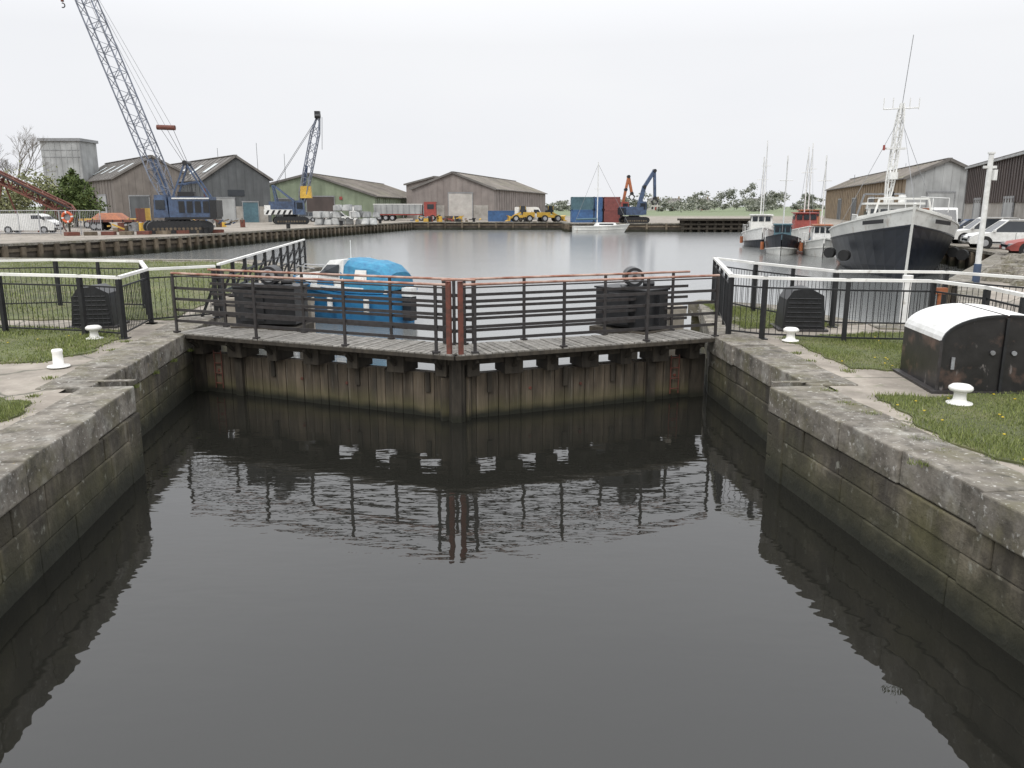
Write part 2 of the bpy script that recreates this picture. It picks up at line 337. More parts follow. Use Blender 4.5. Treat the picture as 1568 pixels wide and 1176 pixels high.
G=[([(5.03,14.9),(7.7,15.4),(9.5,15.2),(9.5,11.7),(5.9,11.7),(5.1,11.9),(5.06,13.6)],30000,.045,25),
   ([(4.69,10.05),(5.4,10.0),(6.8,10.37),(9.5,10.4),(9.5,7.0),(4.9,7.1),(4.5,7.97),(4.63,9.17)],36000,.045,60),
   ([(-20,16.5),(-10.5,16.3),(-7.7,15.6),(-7.25,14.6),(-7.1,13.3),(-7.4,12.4),(-8.05,12.3),(-20,12.0)],42000,.045,25),
   ([(-6.5,9.95),(-6.05,9.7),(-5.75,9.1),(-5.87,8.7),(-7,8.5),(-8,9.9)],7000,.04,3),
   ([(-7.3,17.2),(-7.6,19),(-9.0,32),(-12.5,35.5),(-30,37.8),(-36,40),(-36,17),(-9,17.2)],50000,.08,0),
   ([(4.6,16),(4.8,20.2),(6.0,19.2),(6.6,16.2)],9000,.06,0)]
for P,n,h,fl in G: blades('grass',P,n,h,flowers=fl,wd=.006 if P[0][1]<16.2 and P[0][0]!=-20 else .010)
def tuft(mb,x,y,z,r,n,h):
    vs=[];fs=[]
    for i in range(n):
        a=random.random()*6.28; rr=random.random()*r; px=x+math.cos(a)*rr; py=y+math.sin(a)*rr
        b=random.random()*6.28; lx=math.cos(a)*h*.6*random.random(); ly=math.sin(a)*h*.6*random.random()
        o=len(vs); vs+=[(px-math.cos(b)*.006,py-math.sin(b)*.006,z),(px+math.cos(b)*.006,py+math.sin(b)*.006,z),(px+lx,py+ly,z+h*random.uniform(.5,1))]; fs.append((o,o+1,o+2))
    mb.add(vs,fs,blade_m)
mb=MB()
for x,y in[(4.25,9.2),(4.35,8.6),(3.9,7.3),(4.5,8.0),(5.0,11.7),(4.2,10.4),(4.9,6.7),(4.6,6.4),(4.32,7.7),(4.28,8.1),(4.15,9.7),(4.7,12.5),(4.75,13.2)]: tuft(mb,x,y,1.2,.12,90,.045)
for x,y in[(-6.6,11.2),(-6.2,10.1),(-6.4,12.4),(-6.9,12.0),(-5.9,8.4),(-7.0,14.4),(-5.75,8.0),(-6.8,13.5)]: tuft(mb,x,y,1.2,.12,90,.045)
for t in(.62,.8,.84,.9):
    x=Lw0[0]+(Lw1[0]-Lw0[0])*t; y=Lw0[1]+(Lw1[1]-Lw0[1])*t; tuft(mb,x+.02,y,.6+random.random()*.3,.06,60,.07)
for t in(.3,.5,.7,.9):
    x=Lr1[0]+(Lr2[0]-Lr1[0])*t; y=Lr1[1]+(Lr2[1]-Lr1[1])*t; tuft(mb,x+.02,y,.85,.07,70,.08)
mb.build('weeds',fix=False)
# ---------------------------------------------------------------- lock gates
def gate(name,A,B,bx,posts):
    A=V((*A,0));B=V((*B,0)); d=(B-A); Ln=d.length; d.normalize()
    back=V((-d.y,d.x,0))
    if back.y<0: back=-back
    ang=math.atan2(d.y,d.x); mb=MB()
    P=lambda t,o,z: A+d*t+back*o+V((0,0,z))
    t=.05
    while t<Ln-.1:
        wd=random.uniform(.17,.24); h_=random.uniform(-.03,.02); c=P(t+wd/2,.50+random.uniform(-.008,.008),.10+h_/2)
        mb.box(c,(wd-.01,.1,1.36+h_),timber,ang); t+=wd
    mb.box(P(Ln/2,.64,.10),(Ln,.14,1.34),timber_dk,ang)
    for tt in(.12,1.15):
        mb.box(P(tt,.42,.12),(.17 if tt>.2 else .3,.1,1.42),timber_dk,ang)
    mb.box(P(Ln-.13,.40,.2),(.22,.26,1.9),timber_dk,ang)
    mb.box(P(Ln/2,.36,1.04),(Ln-.1,.12,.12),timber_dk,ang)
    for tt in (1.95,Ln-2.2,Ln-.75): mb.box(P(tt,.43,.62),(.09,.04,.36),timber_dk,ang)
    k=7
    for i in range(k):
        tt=.3+i*(Ln-.7)/(k-1); mb.box(P(tt,.5,.95),(.34 if i%2 else .22,.5,.34),timber_dk,ang)
        mb.beam(P(tt,.06,1.08),P(tt,.42,.80),.06,.06,timber_dk)
    t=0
    while t<Ln-.05:
        mb.box(P(t+.055,.5,1.205+random.uniform(-.006,.006)),(.10,1.02+random.uniform(-.02,.02),.04),slat,ang); t+=.118
    mb.box(P(Ln/2,.0,1.165),(Ln,.05,.07),timber_dk,ang); mb.box(P(Ln/2,1.0,1.165),(Ln,.05,.06),timber_dk,ang)
    for tt in(.6,2.6,3.6): mb.cyl(P(tt,.43,.45),P(tt,.46,.45),.03,rust,n=8)
    for s in(-.09,.09): mb.beam(P(.62+s,.41,.1),P(.62+s,.41,.85),.02,.02,rust)
    for z in(.2,.4,.6,.8): mb.beam(P(.53,.40,z),P(.71,.40,z),.02,.02,rust)
    o1=mb.build(name,bevel=.006)
    mb=MB()
    for o,tops,pz in((.03,railtop,posts),(.98,railtop,[p+.35 for p in posts[:-1]]+[Ln-.3])):
        for tt in posts if o<.5 else pz:
            mb.box(P(tt,o,1.78),(.05,.03,1.14),blackgrey,ang)
            mb.box(P(tt,o,1.24),(.11,.09,.03),blackgrey,ang)
        for z in(1.45,1.66,1.87,2.08):
            mb.beam(P(0,o+.03,z),P(Ln-.1,o+.03,z),.012,.052,blackgrey)
        mb.cyl(P(0,o,2.36),P(Ln-.08,o,2.36),.022,tops,n=8)
        if o<.5: mb.cyl(P(0,o,2.31),P(Ln-.08,o,2.31),.014,blackgrey,n=6)
    o2=mb.build(name+'_railing')
    mb=MB(); mb.box(P(Ln-.105,.03,1.80),(.08,.07,1.2),rust,ang); mb.box(P(Ln-.12,.98,1.80),(.06,.06,1.1),blackgrey,ang)
    mb.cyl(P(Ln-.105,.03,2.4),P(Ln-.105,.03,2.42),.05,rust)
    o3=mb.build('gate_mitre_post',bevel=.01)
    mb=MB(); c=P(bx,1.5,0)
    mb.box((c.x,c.y,1.66),(1.25,.7,.72),black,ang*.3); mb.box((c.x,c.y,2.035),(1.31,.76,.035),black,ang*.3)
    mb.box((c.x,c.y,1.18),(1.4,.9,.14),timber_dk,ang*.3)
    for k in(-.3,.3): mb.box((c.x+k,c.y-.357,1.66),(.5,.012,.6),black,ang*.3)
    o4=mb.build('winch_cabinet',bevel=.015)
    mb=MB(); cc=V((c.x+.02,c.y,2.25))
    mb.cyl(cc+V((0,-.2,0)),cc+V((0,.2,0)),.19,black,n=24); mb.cyl(cc+V((0,-.215,0)),cc+V((0,-.2,0)),.13,steelgrey,n=24)
    mb.cyl(cc+V((0,-.235,0)),cc+V((0,-.2,0)),.05,black,n=12); mb.box(cc+V((0,0,-.2)),(.44,.42,.05),black)
    mb.cyl(cc+V((.2,0,-.14)),cc+V((.42,0,-.14)),.05,black)
    o5=mb.build('winch_motor',bevel=.01)
    e=bpy.data.objects.new('lock_gate',None); scene.collection.objects.link(e)
    for o,nm in((o1,'gate_leaf'),(o2,'railing'),(o3,'mitre_post'),(o4,'winch_cabinet'),(o5,'winch_motor')): o.name=nm; o.parent=e
BL=(-.945,12.95); BR=(-.925,12.945)
Lg=math.dist((-6.5,15.35),BL); Rg=math.dist((3.83,14.85),BR)
gate('gl',(-6.5,15.35),BL,1.12,[.02,1.95,3.9,Lg-.35])
gate('gr',(3.83,14.85),BR,.98,[.02,1.5,3.15,Rg-.35])
mb=MB(); mb.box((-5.2,17.2,1.62),(1.9,.3,.16),cab_wood,-.1); mb.box((-4.4,17.1,.7),(.3,.3,2),cab_wood); mb.box((-6.0,17.3,.9),(.3,.3,1.6),cab_wood); mb.build('timber_fender',bevel=.02)
mb=MB(); mb.box((2.95,16.6,1.5),(1.3,.3,.16),cab_wood,.1); mb.box((2.45,16.5,.7),(.3,.3,1.9),cab_wood); mb.box((3.4,16.6,.8),(.3,.3,1.5),cab_wood); mb.build('timber_fender',bevel=.02)
# ---------------------------------------------------------------- quay railings
def pen(name,P,top=2.33,bars=True,rail=whiterail,step=.11,bar_h=.95,rw=.085):
    mb=MB()
    for i,(a,b) in enumerate(zip(P[:-1],P[1:])):
        a=V((*a,0));b=V((*b,0)); d=b-a; Ln=d.length; d.normalize()
        mb.beam(a+V((0,0,top))-d*.04,b+V((0,0,top))+d*.04,rw,.05,rail)
        for q in((a,b) if i==0 else (b,)):
            mb.box((q.x,q.y,(top+QZ)/2-.02),(.08,.08,top-QZ-.03),black,math.atan2(d.y,d.x))
            mb.box((q.x,q.y,QZ+.01),(.18,.18,.02),black)
        if Ln>2.2:
            for j in range(1,int(Ln/1.6)+1):
                t=Ln*j/(int(Ln/1.6)+1); q=a+d*t; mb.box((q.x,q.y,(top+QZ)/2-.02),(.06,.06,top-QZ-.03),black,math.atan2(d.y,d.x))
        if bars:
            for z in(QZ+.1,QZ+bar_h): mb.beam(a+V((0,0,z)),b+V((0,0,z)),.02,.03,black)
            n=int(Ln/step)
            for j in range(1,n): q=a+d*(Ln*j/n); mb.cyl((q.x,q.y,QZ+.1),(q.x,q.y,QZ+bar_h),.006,black,n=5)
    return mb.build(name)
pen('safety_railing',[(-13.5,16.2),(-9.86,15.5),(-8.1,15.1),(-7.2,14.75),(-7.55,16.7),(-8.8,19.2),(-11.1,19.7),(-15,18.6)])
pen('safety_railing',[(-7.55,16.7),(-6.5,17.6)])
pen('safety_railing',[(4.12,15.15),(4.62,14.7),(5.95,14.25),(7.35,14.05),(7.62,12.9),(7.5,11.75)])
pen('safety_railing',[(4.12,15.15),(5.1,20.4),(5.6,18.6),(6.5,16.2),(8.6,16.0),(9.6,14.2),(8.4,12.9)],bars=True)
mb=MB(); a=V((-6.42,17.7,0)); b=V((-7.95,31.2,0)); d=(b-a); Ln=d.length; d.normalize()
for z,m_,h in((2.36,whiterail,.05),(2.05,black,.05),(1.75,black,.05),(1.47,black,.05)): mb.beam(a+V((0,0,z)),b+V((0,0,z)),.07 if z>2.3 else .02,h,m_)
for j in range(11): q=a+d*Ln*j/10; mb.box((q.x,q.y,1.77),(.08,.08,1.14),black,.1)
for j in range(11): q=a+d*Ln*j/10; mb.beam(q+V((-.0,0,2.2)),q+V((-.45,0,1.2)),.05,.05,black)
mb.build('guard_railing')
def cover(x,y,a):
    mb=MB(); mb.T=place(x,y,QZ,a)
    prof=[(-.4,0),(-.34,.62),(-.22,.8),(.1,.84),(.36,.7),(.42,0)]
    mb.prism([(px,-.35,z) for px,z in prof],(0,.7,0),black,black)
    for i in range(7): z=.1+i*.09; mb.box((0,-.36,z),(.72-.02*i,.02,.025),black)
    mb.box((0,0,.02),(.95,.85,.05),blackgrey)
    mb.build('sluice_gear_cover',bevel=.015)
cover(-8.5,16.4,.15); cover(5.75,16.0,-.1)
for x,y,s in((-7.7,14.65,1),(-6.9,12.0,1),(5.05,14.4,1),(5.53,9.65,1)):
    mb=MB(); prof=[(.15,0),(.15,.015),(.095,.02),(.075,.06),(.07,.13),(.08,.155),(.125,.165),(.14,.19),(.135,.215),(.10,.24),(.0,.245)]
    if (x,y)==(-6.9,12.0): prof=[(.16,0),(.16,.015),(.075,.02),(.07,.2),(.08,.24),(.07,.265),(0,.27)]
    n=20; vs=[];fs=[]
    for r,z in prof:
        for i in range(n): t=6.2832*i/n; vs.append((x+r*math.cos(t),y+r*math.sin(t),QZ+.02+z))
    for k in range(len(prof)-1):
        for i in range(n): fs.append((k*n+i,k*n+(i+1)%n,(k+1)*n+(i+1)%n,(k+1)*n+i))
    mb.add(vs,fs,whiterail); mb.build('mooring_bollard',smooth=True)
def hood():
    mb=MB(); mb.T=place(5.60,10.32,QZ,-.12)
    def arch(x0,x1,L):
        W=x1-x0; prof=[(x0,0.02),(x0,.68)]
        for i in range(1,11): t=i/10*math.pi/2; prof.append((x0+W*(1-math.cos(t)),.68+.35*math.sin(t)))
        prof.append((x1,.02))
        n=len(prof)
        for e in(0,L): mb.face([(px,e,z) for px,z in prof],hoodblk)
        for i in range(n-1):
            a,b=prof[i],prof[i+1]; m_=hoodblk if i<1 or i>=n-2 else white
            mb.face([(a[0],0,a[1]),(b[0],0,b[1]),(b[0],L,b[1]),(a[0],L,a[1])],m_)
        for i in range(1,n-2):
            a,b=prof[i],prof[i+1]; mb.beam((a[0],-.012,a[1]),(b[0],-.012,b[1]),.03,.03,black)
    arch(0,.74,1.4); arch(1.66,.78,1.4)
    mb.beam((-.012,-.01,.02),(-.012,-.01,.70),.03,.03,blackgrey)
    mb.box((.83,.7,.01),(1.85,1.55,.05),blackgrey); mb.box((.76,-.02,.5),(.035,.03,1.0),black)
    mb.cyl((.62,-.04,.55),(.62,-.01,.55),.03,steelgrey); mb.cyl((.88,-.04,.55),(.88,-.01,.55),.03,steelgrey)
    mb.box((.15,-.02,.4),(.04,.02,.16),steelgrey)
    mb.build('engine_hood')
hood()
# ---------------------------------------------------------------- basin quay walls
def quay(name,P,piles=True,step=1.25,top=QZ):
    mb=MB()
    for a,b in zip(P[:-1],P[1:]):
        a=V((*a,0));b=V((*b,0)); d=b-a;Ln=d.length;d.normalize(); ang=math.atan2(d.y,d.x)
        c=(a+b)/2; mb.box((c.x,c.y,.05),(Ln+.1,.3,top*2-.15),quaywall,ang)
        mb.box((c.x,c.y,top-.04),(Ln+.2,.8,.16),coping,ang)
        if piles:
            n=int(Ln/step); nrm=V((d.y,-d.x,0))
            for j in range(n+1):
                q=a+d*(Ln*j/max(n,1))+nrm*.33; mb.box((q.x,q.y,.1+random.uniform(-.12,.06)),(.3,.32,2.0),pilem,ang+random.uniform(-.05,.05))
            q=c+nrm*.2; mb.box((q.x,q.y,.78),(Ln,.2,.22),pilem,ang)
    return mb.build(name)
quay('quay_wall',[(-7.9,32),(-12,36.5),(-30,38.5),(-38,44),(-33,52.5)],False)
quay('quay_wall',[(-38,44),(-33,52.5),(-27.4,66.5),(-25.2,82),(-21.5,102),(-15.7,128)])
quay('quay_wall',[(-15.7,128),(8.1,128),(8.1,118),(25,118)],True,2.5)
quay('quay_wall',[(36,118),(37.6,118),(36,100),(30,60),(25.5,42),(14.4,26)],True,2)
mb=MB()
for i in range(9): x=24.4+i*1.15; mb.box((x,117,.6),(.35,.35,2.6),timber_dk)
for z in(.5,1.1): mb.box((29,116.8,z),(9.8,.15,.25),timber_dk)
mb.box((29,117.5,1.75),(10.2,2.2,.28),timber_dk); mb.box((29,118.2,.5),(9.6,.2,2.4),quaywall)
mb.build('timber_jetty')
mb=MB()
for i in range(220):
    t=random.random(); x=14.8+11*t+random.uniform(.3,2.6); y=26+16*t+random.uniform(-1.5,.5); r=random.uniform(.12,.4)
    mb.frustum((x,y,QZ-.05),(r*2,r*1.6),(r*1.1,r),r*.7,coping,off=(random.uniform(-.05,.05),0))
mb.build('rubble_bank',bevel=.05)
blades('grass',[(16.6,25.5),(24.0,35.5),(31,38),(40,30),(30,20),(14,20)],16000,.18,wd=.02)
# ---------------------------------------------------------------- sheds
def shed(name,A,B,dep,eL,eR,rid,wall,side,roof,fr=.5,lights=0,z0=QZ,extra=None):
    mb=MB(); A=V((*A,0));B=V((*B,0)); D=V((*dep,0)); R=A+(B-A)*fr
    up=lambda p,z: V((p.x,p.y,z))
    mb.face([up(A,z0),up(B,z0),up(B,eR),up(R,rid),up(A,eL)],wall)
    mb.face([up(A+D,z0),up(B+D,z0),up(B+D,eR),up(R+D,rid),up(A+D,eL)],wall)
    mb.face([up(A,z0),up(A+D,z0),up(A+D,eL),up(A,eL)],side); mb.face([up(B,z0),up(B+D,z0),up(B+D,eR),up(B,eR)],side)
    dn=D.normalized()*.35; w=(B-A).normalized()
    for P0,e,s in((A,eL,-1),(B,eR,1)):
        o=w*.4*s; p=[up(P0+o-dn,e-.08),up(R-dn,rid+.08),up(R+D+dn,rid+.08),up(P0+o+D+dn,e-.08)]
        mb.add([q+V((0,0,.16)) for q in p]+p,[(0,1,2,3),(7,6,5,4),(0,4,5,1),(1,5,6,2),(2,6,7,3),(3,7,4,0)],roof)
        nr=max(3,int(D.length/2.2))
        for j in range(1,nr):
            f=D*(j/nr); mb.beam(up(P0+o+f,e+.11),up(R+f,rid+.27),.12,.05,roof)
        if lights:
            for j in range(lights):
                f0=(j+.35)/lights; f1=(j+.6)/lights
                pt=lambda f,k: (up(P0+o,e+.10)+(up(R,rid+.26)-up(P0+o,e+.10))*k+D*f)+V((0,0,.06))
                mb.face([pt(f0,.3),pt(f1,.3),pt(f1,.68),pt(f0,.68)],skyl)
        mb.beam(up(P0+o-dn,e+.0),up(R-dn,rid+.16),.08,.34,roof_dk); mb.beam(up(P0+o-dn,e-.02),up(P0+o+D+dn,e-.02),.14,.14,roof_dk)
    mb.beam(up(R-dn,rid+.27),up(R+D+dn,rid+.27),.5,.1,roof_dk)
    nrm=V((w.y,-w.x,0)); Ln=(B-A).length
    k=int(Ln/1.1)
    for j in range(1,k):
        t=j/k; p=A+(B-A)*t+nrm*.02
        top=eL+(rid-eL)*(t/fr) if t<fr else rid+(eR-rid)*((t-fr)/(1-fr))
        mb.box((p.x,p.y,(z0+top)/2),(.06,.03,top-z0),wall,math.atan2(w.y,w.x))
    ns=int(D.length/2)
    for P0,s in((A,-1),(B,1)):
        for j in range(1,ns):
            p=P0+D*(j/ns)+w*.03*s; e=eL if s<0 else eR; mb.box((p.x,p.y,(z0+e)/2),(.06,.09,e-z0),side,math.atan2(D.y,D.x))
    if extra: extra(mb,A,B,w,nrm,D)
    return mb.build(name)
def dr(mb,A,w,nrm,t,wd,h,m_,frame=steelgrey,z=QZ):
    ang=math.atan2(w.y,w.x); c=A+w*(t)+nrm*.08; mb.box((c.x,c.y,z+h/2),(wd,.08,h),m_,ang)
    for s in(-1,1): q=c+w*s*(wd/2+.06)+nrm*.02; mb.box((q.x,q.y,z+h/2),(.12,.12,h+.1),frame,ang)
    q=c+nrm*.02; mb.box((q.x,q.y,z+h+.1),(wd+.3,.12,.2),frame,ang)
def ex_brown1(mb,A,B,w,n,D):
    dr(mb,A,w,n,4,3.2,4,clad_dark); dr(mb,A,w,n,9.6,1.2,2.2,doorm)
    dd=D.normalized(); dr(mb,A,dd,V((-dd.y,dd.x,0))*1,9,6,4.2,clad_grey); dr(mb,A,dd,V((-dd.y,dd.x,0)),20,5,4,steelgrey)
shed('storage_shed',(-65,135),(-51.9,135),(-19.6,25),8.0,8.0,11.4,clad_brown,clad_brown,roof_dk,lights=5,extra=ex_brown1)
def ex_dark(mb,A,B,w,n,D):
    dr(mb,A,w,n,3,2.6,3.6,clad_grey); dr(mb,A,w,n,6.6,2.2,3,greenblue)
    c=A+w*4.6+n*.06; mb.box((c.x,c.y,5.6),(2.4,.06,.9),glass,math.atan2(w.y,w.x))
    c=A+w*4.6+n*.05; mb.box((c.x,c.y,QZ+1.2),(9,.05,2.4),blockwall,math.atan2(w.y,w.x))
shed('storage_shed',(-46.6,125),(-37.2,127),(-26,34),7.5,7.5,10.9,clad_dark,clad_dark,roof_dk,lights=6,extra=ex_dark)
def ex_green(mb,A,B,w,n,D):
    dr(mb,A,w,n,9,4.6,4.0,clad_blk); dr(mb,A,w,n,14.5,1.3,2.4,white); dr(mb,A,w,n,3,3,3.6,clad_dark)
    mb.box((*(A+w*12.5+n*.1).xy,5.0),(.5,.1,.5),redp)
shed('storage_shed',(-41.8,140),(-24.1,145),(2,68),7.0,5.3,8.9,clad_green,clad_green,roof_br,fr=.4,extra=ex_green)
def ex_b2(mb,A,B,w,n,D):
    dr(mb,A,w,n,8.6,4.2,4.6,doorm); dr(mb,A,w,n,1.3,1.2,2.2,doorm)
    c=A+w*12.2+n*.06; mb.box((c.x,c.y,QZ+1.3),(2.6,.06,2.6),blockwall,math.atan2(w.y,w.x))
    c=A+w*3+n*.05; mb.box((c.x,c.y,QZ+1.3),(5.4,.04,2.6),blockwall,math.atan2(w.y,w.x))
shed('storage_shed',(-17.5,145),(-3.1,143),(11,52),6.5,6.5,9.2,clad_brown2,clad_brown2,roof_br,extra=ex_b2)
shed('storage_shed',(-22,172),(-10,170),(11,40),8.0,8.0,9.4,clad_brown2,clad_brown2,roof_br)
def ex_r1(mb,A,B,w,n,D):
    dr(mb,A,w,n,4.6,3.4,4,clad_grey)
    dd=D.normalized(); nn=V((-dd.y,dd.x,0))
    for t in(8,22,38,55): dr(mb,A,dd,nn,t,4,3.6,clad_dark)
shed('quayside_warehouse',(47.6,100),(58,101),(19,75),6.9,6.9,9.0,clad_grey,ochre,roof_br,extra=ex_r1)
mb=MB(); a=V((47.3,86,0)); b=V((31.5,44,0)); d=(b-a).normalized(); n_=V((d.y,-d.x,0))
if n_.x>0: n_=-n_
ctr=(a+b)/2-n_*12; Ln=(b-a).length; ang=math.atan2(d.y,d.x)
mb.box((ctr.x,ctr.y,QZ+1.35),(Ln,24,2.7),blockwall,ang); mb.box((ctr.x,ctr.y,5.7),(Ln+.2,24.2,3.6),clad_blk,ang)
r0=a+n_*.3; r1=b+n_*.3
for s in(0,1):
    p=[r0-n_*24.6*s,r1-n_*24.6*s,r1-n_*12.3,r0-n_*12.3]; q=[V((p[0].x,p[0].y,7.5)),V((p[1].x,p[1].y,7.5)),V((p[2].x,p[2].y,9.2)),V((p[3].x,p[3].y,9.2))]
    mb.add([v+V((0,0,.15)) for v in q]+q,[(0,1,2,3),(7,6,5,4),(0,4,5,1),(1,5,6,2),(2,6,7,3),(3,7,4,0)],roof_dk)
mb.face([V((r0.x,r0.y,7.5)),V(((r0-n_*12.3).x,(r0-n_*12.3).y,9.2)),V(((r0-n_*24.6).x,(r0-n_*24.6).y,7.5))],clad_grey)
for j in range(int(Ln/1)): p=a+d*(j+.5)+n_*.13; mb.box((p.x,p.y,5.7),(.1,.08,3.6),clad_blk,ang)
for t in(8,22,34): dr(mb,a,d,n_*1,t,3.5,3.0,clad_grey)
mb.beam(V((r0.x,r0.y,7.45)),V((r1.x,r1.y,7.45)),.18,.18,clad_grey); mb.cyl(a+n_*.25+d*1+V((0,0,QZ)),a+n_*.25+d*1+V((0,0,7.4)),.08,clad_grey)
mb.build('quayside_warehouse')
mb=MB(); mb.box((-80.6,152,8.2),(7.0,6,14),clad_grey); mb.box((-80.6,152,15.2),(7.6,6.6,.5),steelgrey)
for z in(12.2,13.4): mb.box((-80.6,148.97,z),(6.8,.04,.1),steelgrey)
for j in range(7): mb.box((-83.6+j*1.0,148.97,8.2),(.06,.05,14),clad_grey)
mb.build('hoist_tower')
def house(x,y,w_,d_,h,m_,a=0):
    mb=MB(); mb.T=place(x,y,QZ,a); mb.box((0,0,h/2),(w_,d_,h),m_)
    for s in(-1,1):
        mb.add([(-w_/2-.3,s*(d_/2+.3),h-.1),(w_/2+.3,s*(d_/2+.3),h-.1),(w_/2+.3,0,h+2.6),(-w_/2-.3,0,h+2.6),(-w_/2-.3,s*(d_/2+.3),h-.25),(w_/2+.3,s*(d_/2+.3),h-.25)],[(0,1,2,3),(0,4,5,1)],roof_dk)
        mb.face([(s*w_/2,-d_/2,h),(s*w_/2,d_/2,h),(s*w_/2,0,h+2.5)],m_)
    for k in(-.3,0,.3):
        for z in(1.4,3.9): mb.box((k*w_,-d_/2-.03,z),(1.2,.08,1.3),glass)
    mb.box((0,-d_/2-.04,1),(1,.08,2),redp); mb.box((w_*.35,0,h+2.8),(.9,.9,1.8),ochre)
    mb.build('distant_house')
for x,y,w_,m_ in((98,500,9,white),(117,505,8,blockwall),(88,510,7,doorm),(150,500,9,white)): house(x,y,w_,7,4.6,m_,random.uniform(-.3,.3))
# ---------------------------------------------------------------- foliage
def foliage(name,blobs,size,mat,trunks=()):
    vs=[];fs=[]
    for (c,r,n) in blobs:
        k=max(4,n//70)
        cc=np.random.normal(size=(k,3)); cc/=np.linalg.norm(cc,axis=1)[:,None]; cc*=np.random.uniform(.45,1.0,(k,1))
        cc[:,2]=np.where(cc[:,2]<-.5,-cc[:,2]*.5,cc[:,2])
        idx=np.random.randint(0,k,n); p=cc[idx]+np.random.normal(size=(n,3))*.15
        p=p*np.array(r)+np.array(c)
        a=np.random.normal(size=(n,3)); a/=np.linalg.norm(a,axis=1)[:,None]; b=np.cross(a,np.random.normal(size=(n,3))); b/=np.linalg.norm(b,axis=1)[:,None]
        s=size*np.random.uniform(.6,1.3,(n,1)); a*=s; b*=s*.6
        q=np.stack([p-a,p+b,p+a,p-b],1).reshape(-1,3)
        o=len(vs); vs+=q.tolist(); fs+=[(o+4*i,o+4*i+1,o+4*i+2,o+4*i+3) for i in range(n)]
    mb=MB(); mb.add(vs,fs,mat)
    for (x,y,z0,h,r) in trunks:
        mb.cyl((x,y,z0),(x,y,z0+h*.6),r,bark,r1=r*.6,n=7)
        for i in range(6):
            t=random.random()*6.28; mb.cyl((x,y,z0+h*random.uniform(.3,.6)),(x+math.cos(t)*h*.3,y+math.sin(t)*h*.3,z0+h*random.uniform(.65,.95)),r*.4,bark,r1=r*.12,n=5)
    return mb.build(name,fix=False)
bl=[]
x=-30
while x<260:
    y=random.uniform(340,480); h=random.choice([3,3.5,4,4.5,5.5,6.5])*1.1 if x>20 else random.uniform(3,4)
    bl.append(((x,y,QZ+h*.5),(random.uniform(5,11),5,h*.62),420)); x+=random.uniform(2.8,5.5)
for cx,h in((112,11),(124,12.5),(133,11),(96,8),(140,10),(155,9)): bl.append(((cx,430,QZ+h*.55),(6,5,h*.5),700))
foliage('distant_treeline',bl,.55,leaf_far)
foliage('bush',[((-51.0,96,4.0),(2.3,2.2,2.8),2600),((-49.5,95,3),(2.2,2,2),1200),((-51.6,97,6.2),(1.4,1.4,1.5),800)],.2,leaf,[(-51,96,1.2,5,.2)])
foliage('bush',[((-57,100,4),(3.6,3,3.8),3500),((-62,101,4),(3,2.5,3.4),2500),((-54,99,3),(2.6,2,2.2),1200)],.18,leaf_pale,[(-57,100,1.2,5,.15),(-62,101,1.2,5,.15)])
def bare_tree(x,y,h):
    mb=MB()
    def br(p,d,l,r,k):
        q=p+d*l; mb.cyl(p,q,r,bark,r1=r*.65,n=5)
        if k==0: return
        for i in range(3 if k>1 else 4):
            e=(d+V((random.gauss(0,.42),random.gauss(0,.42),random.gauss(.15,.2)))).normalized(); br(q if i else p+d*l*.7,e,l*random.uniform(.6,.8),r*.6,k-1)
    br(V((x,y,QZ)),V((0,0,1)),h*.3,h*.013,6)
    mb.build('bare_tree',fix=False)
bare_tree(-64,106,12.5); bare_tree(-67,108,11)
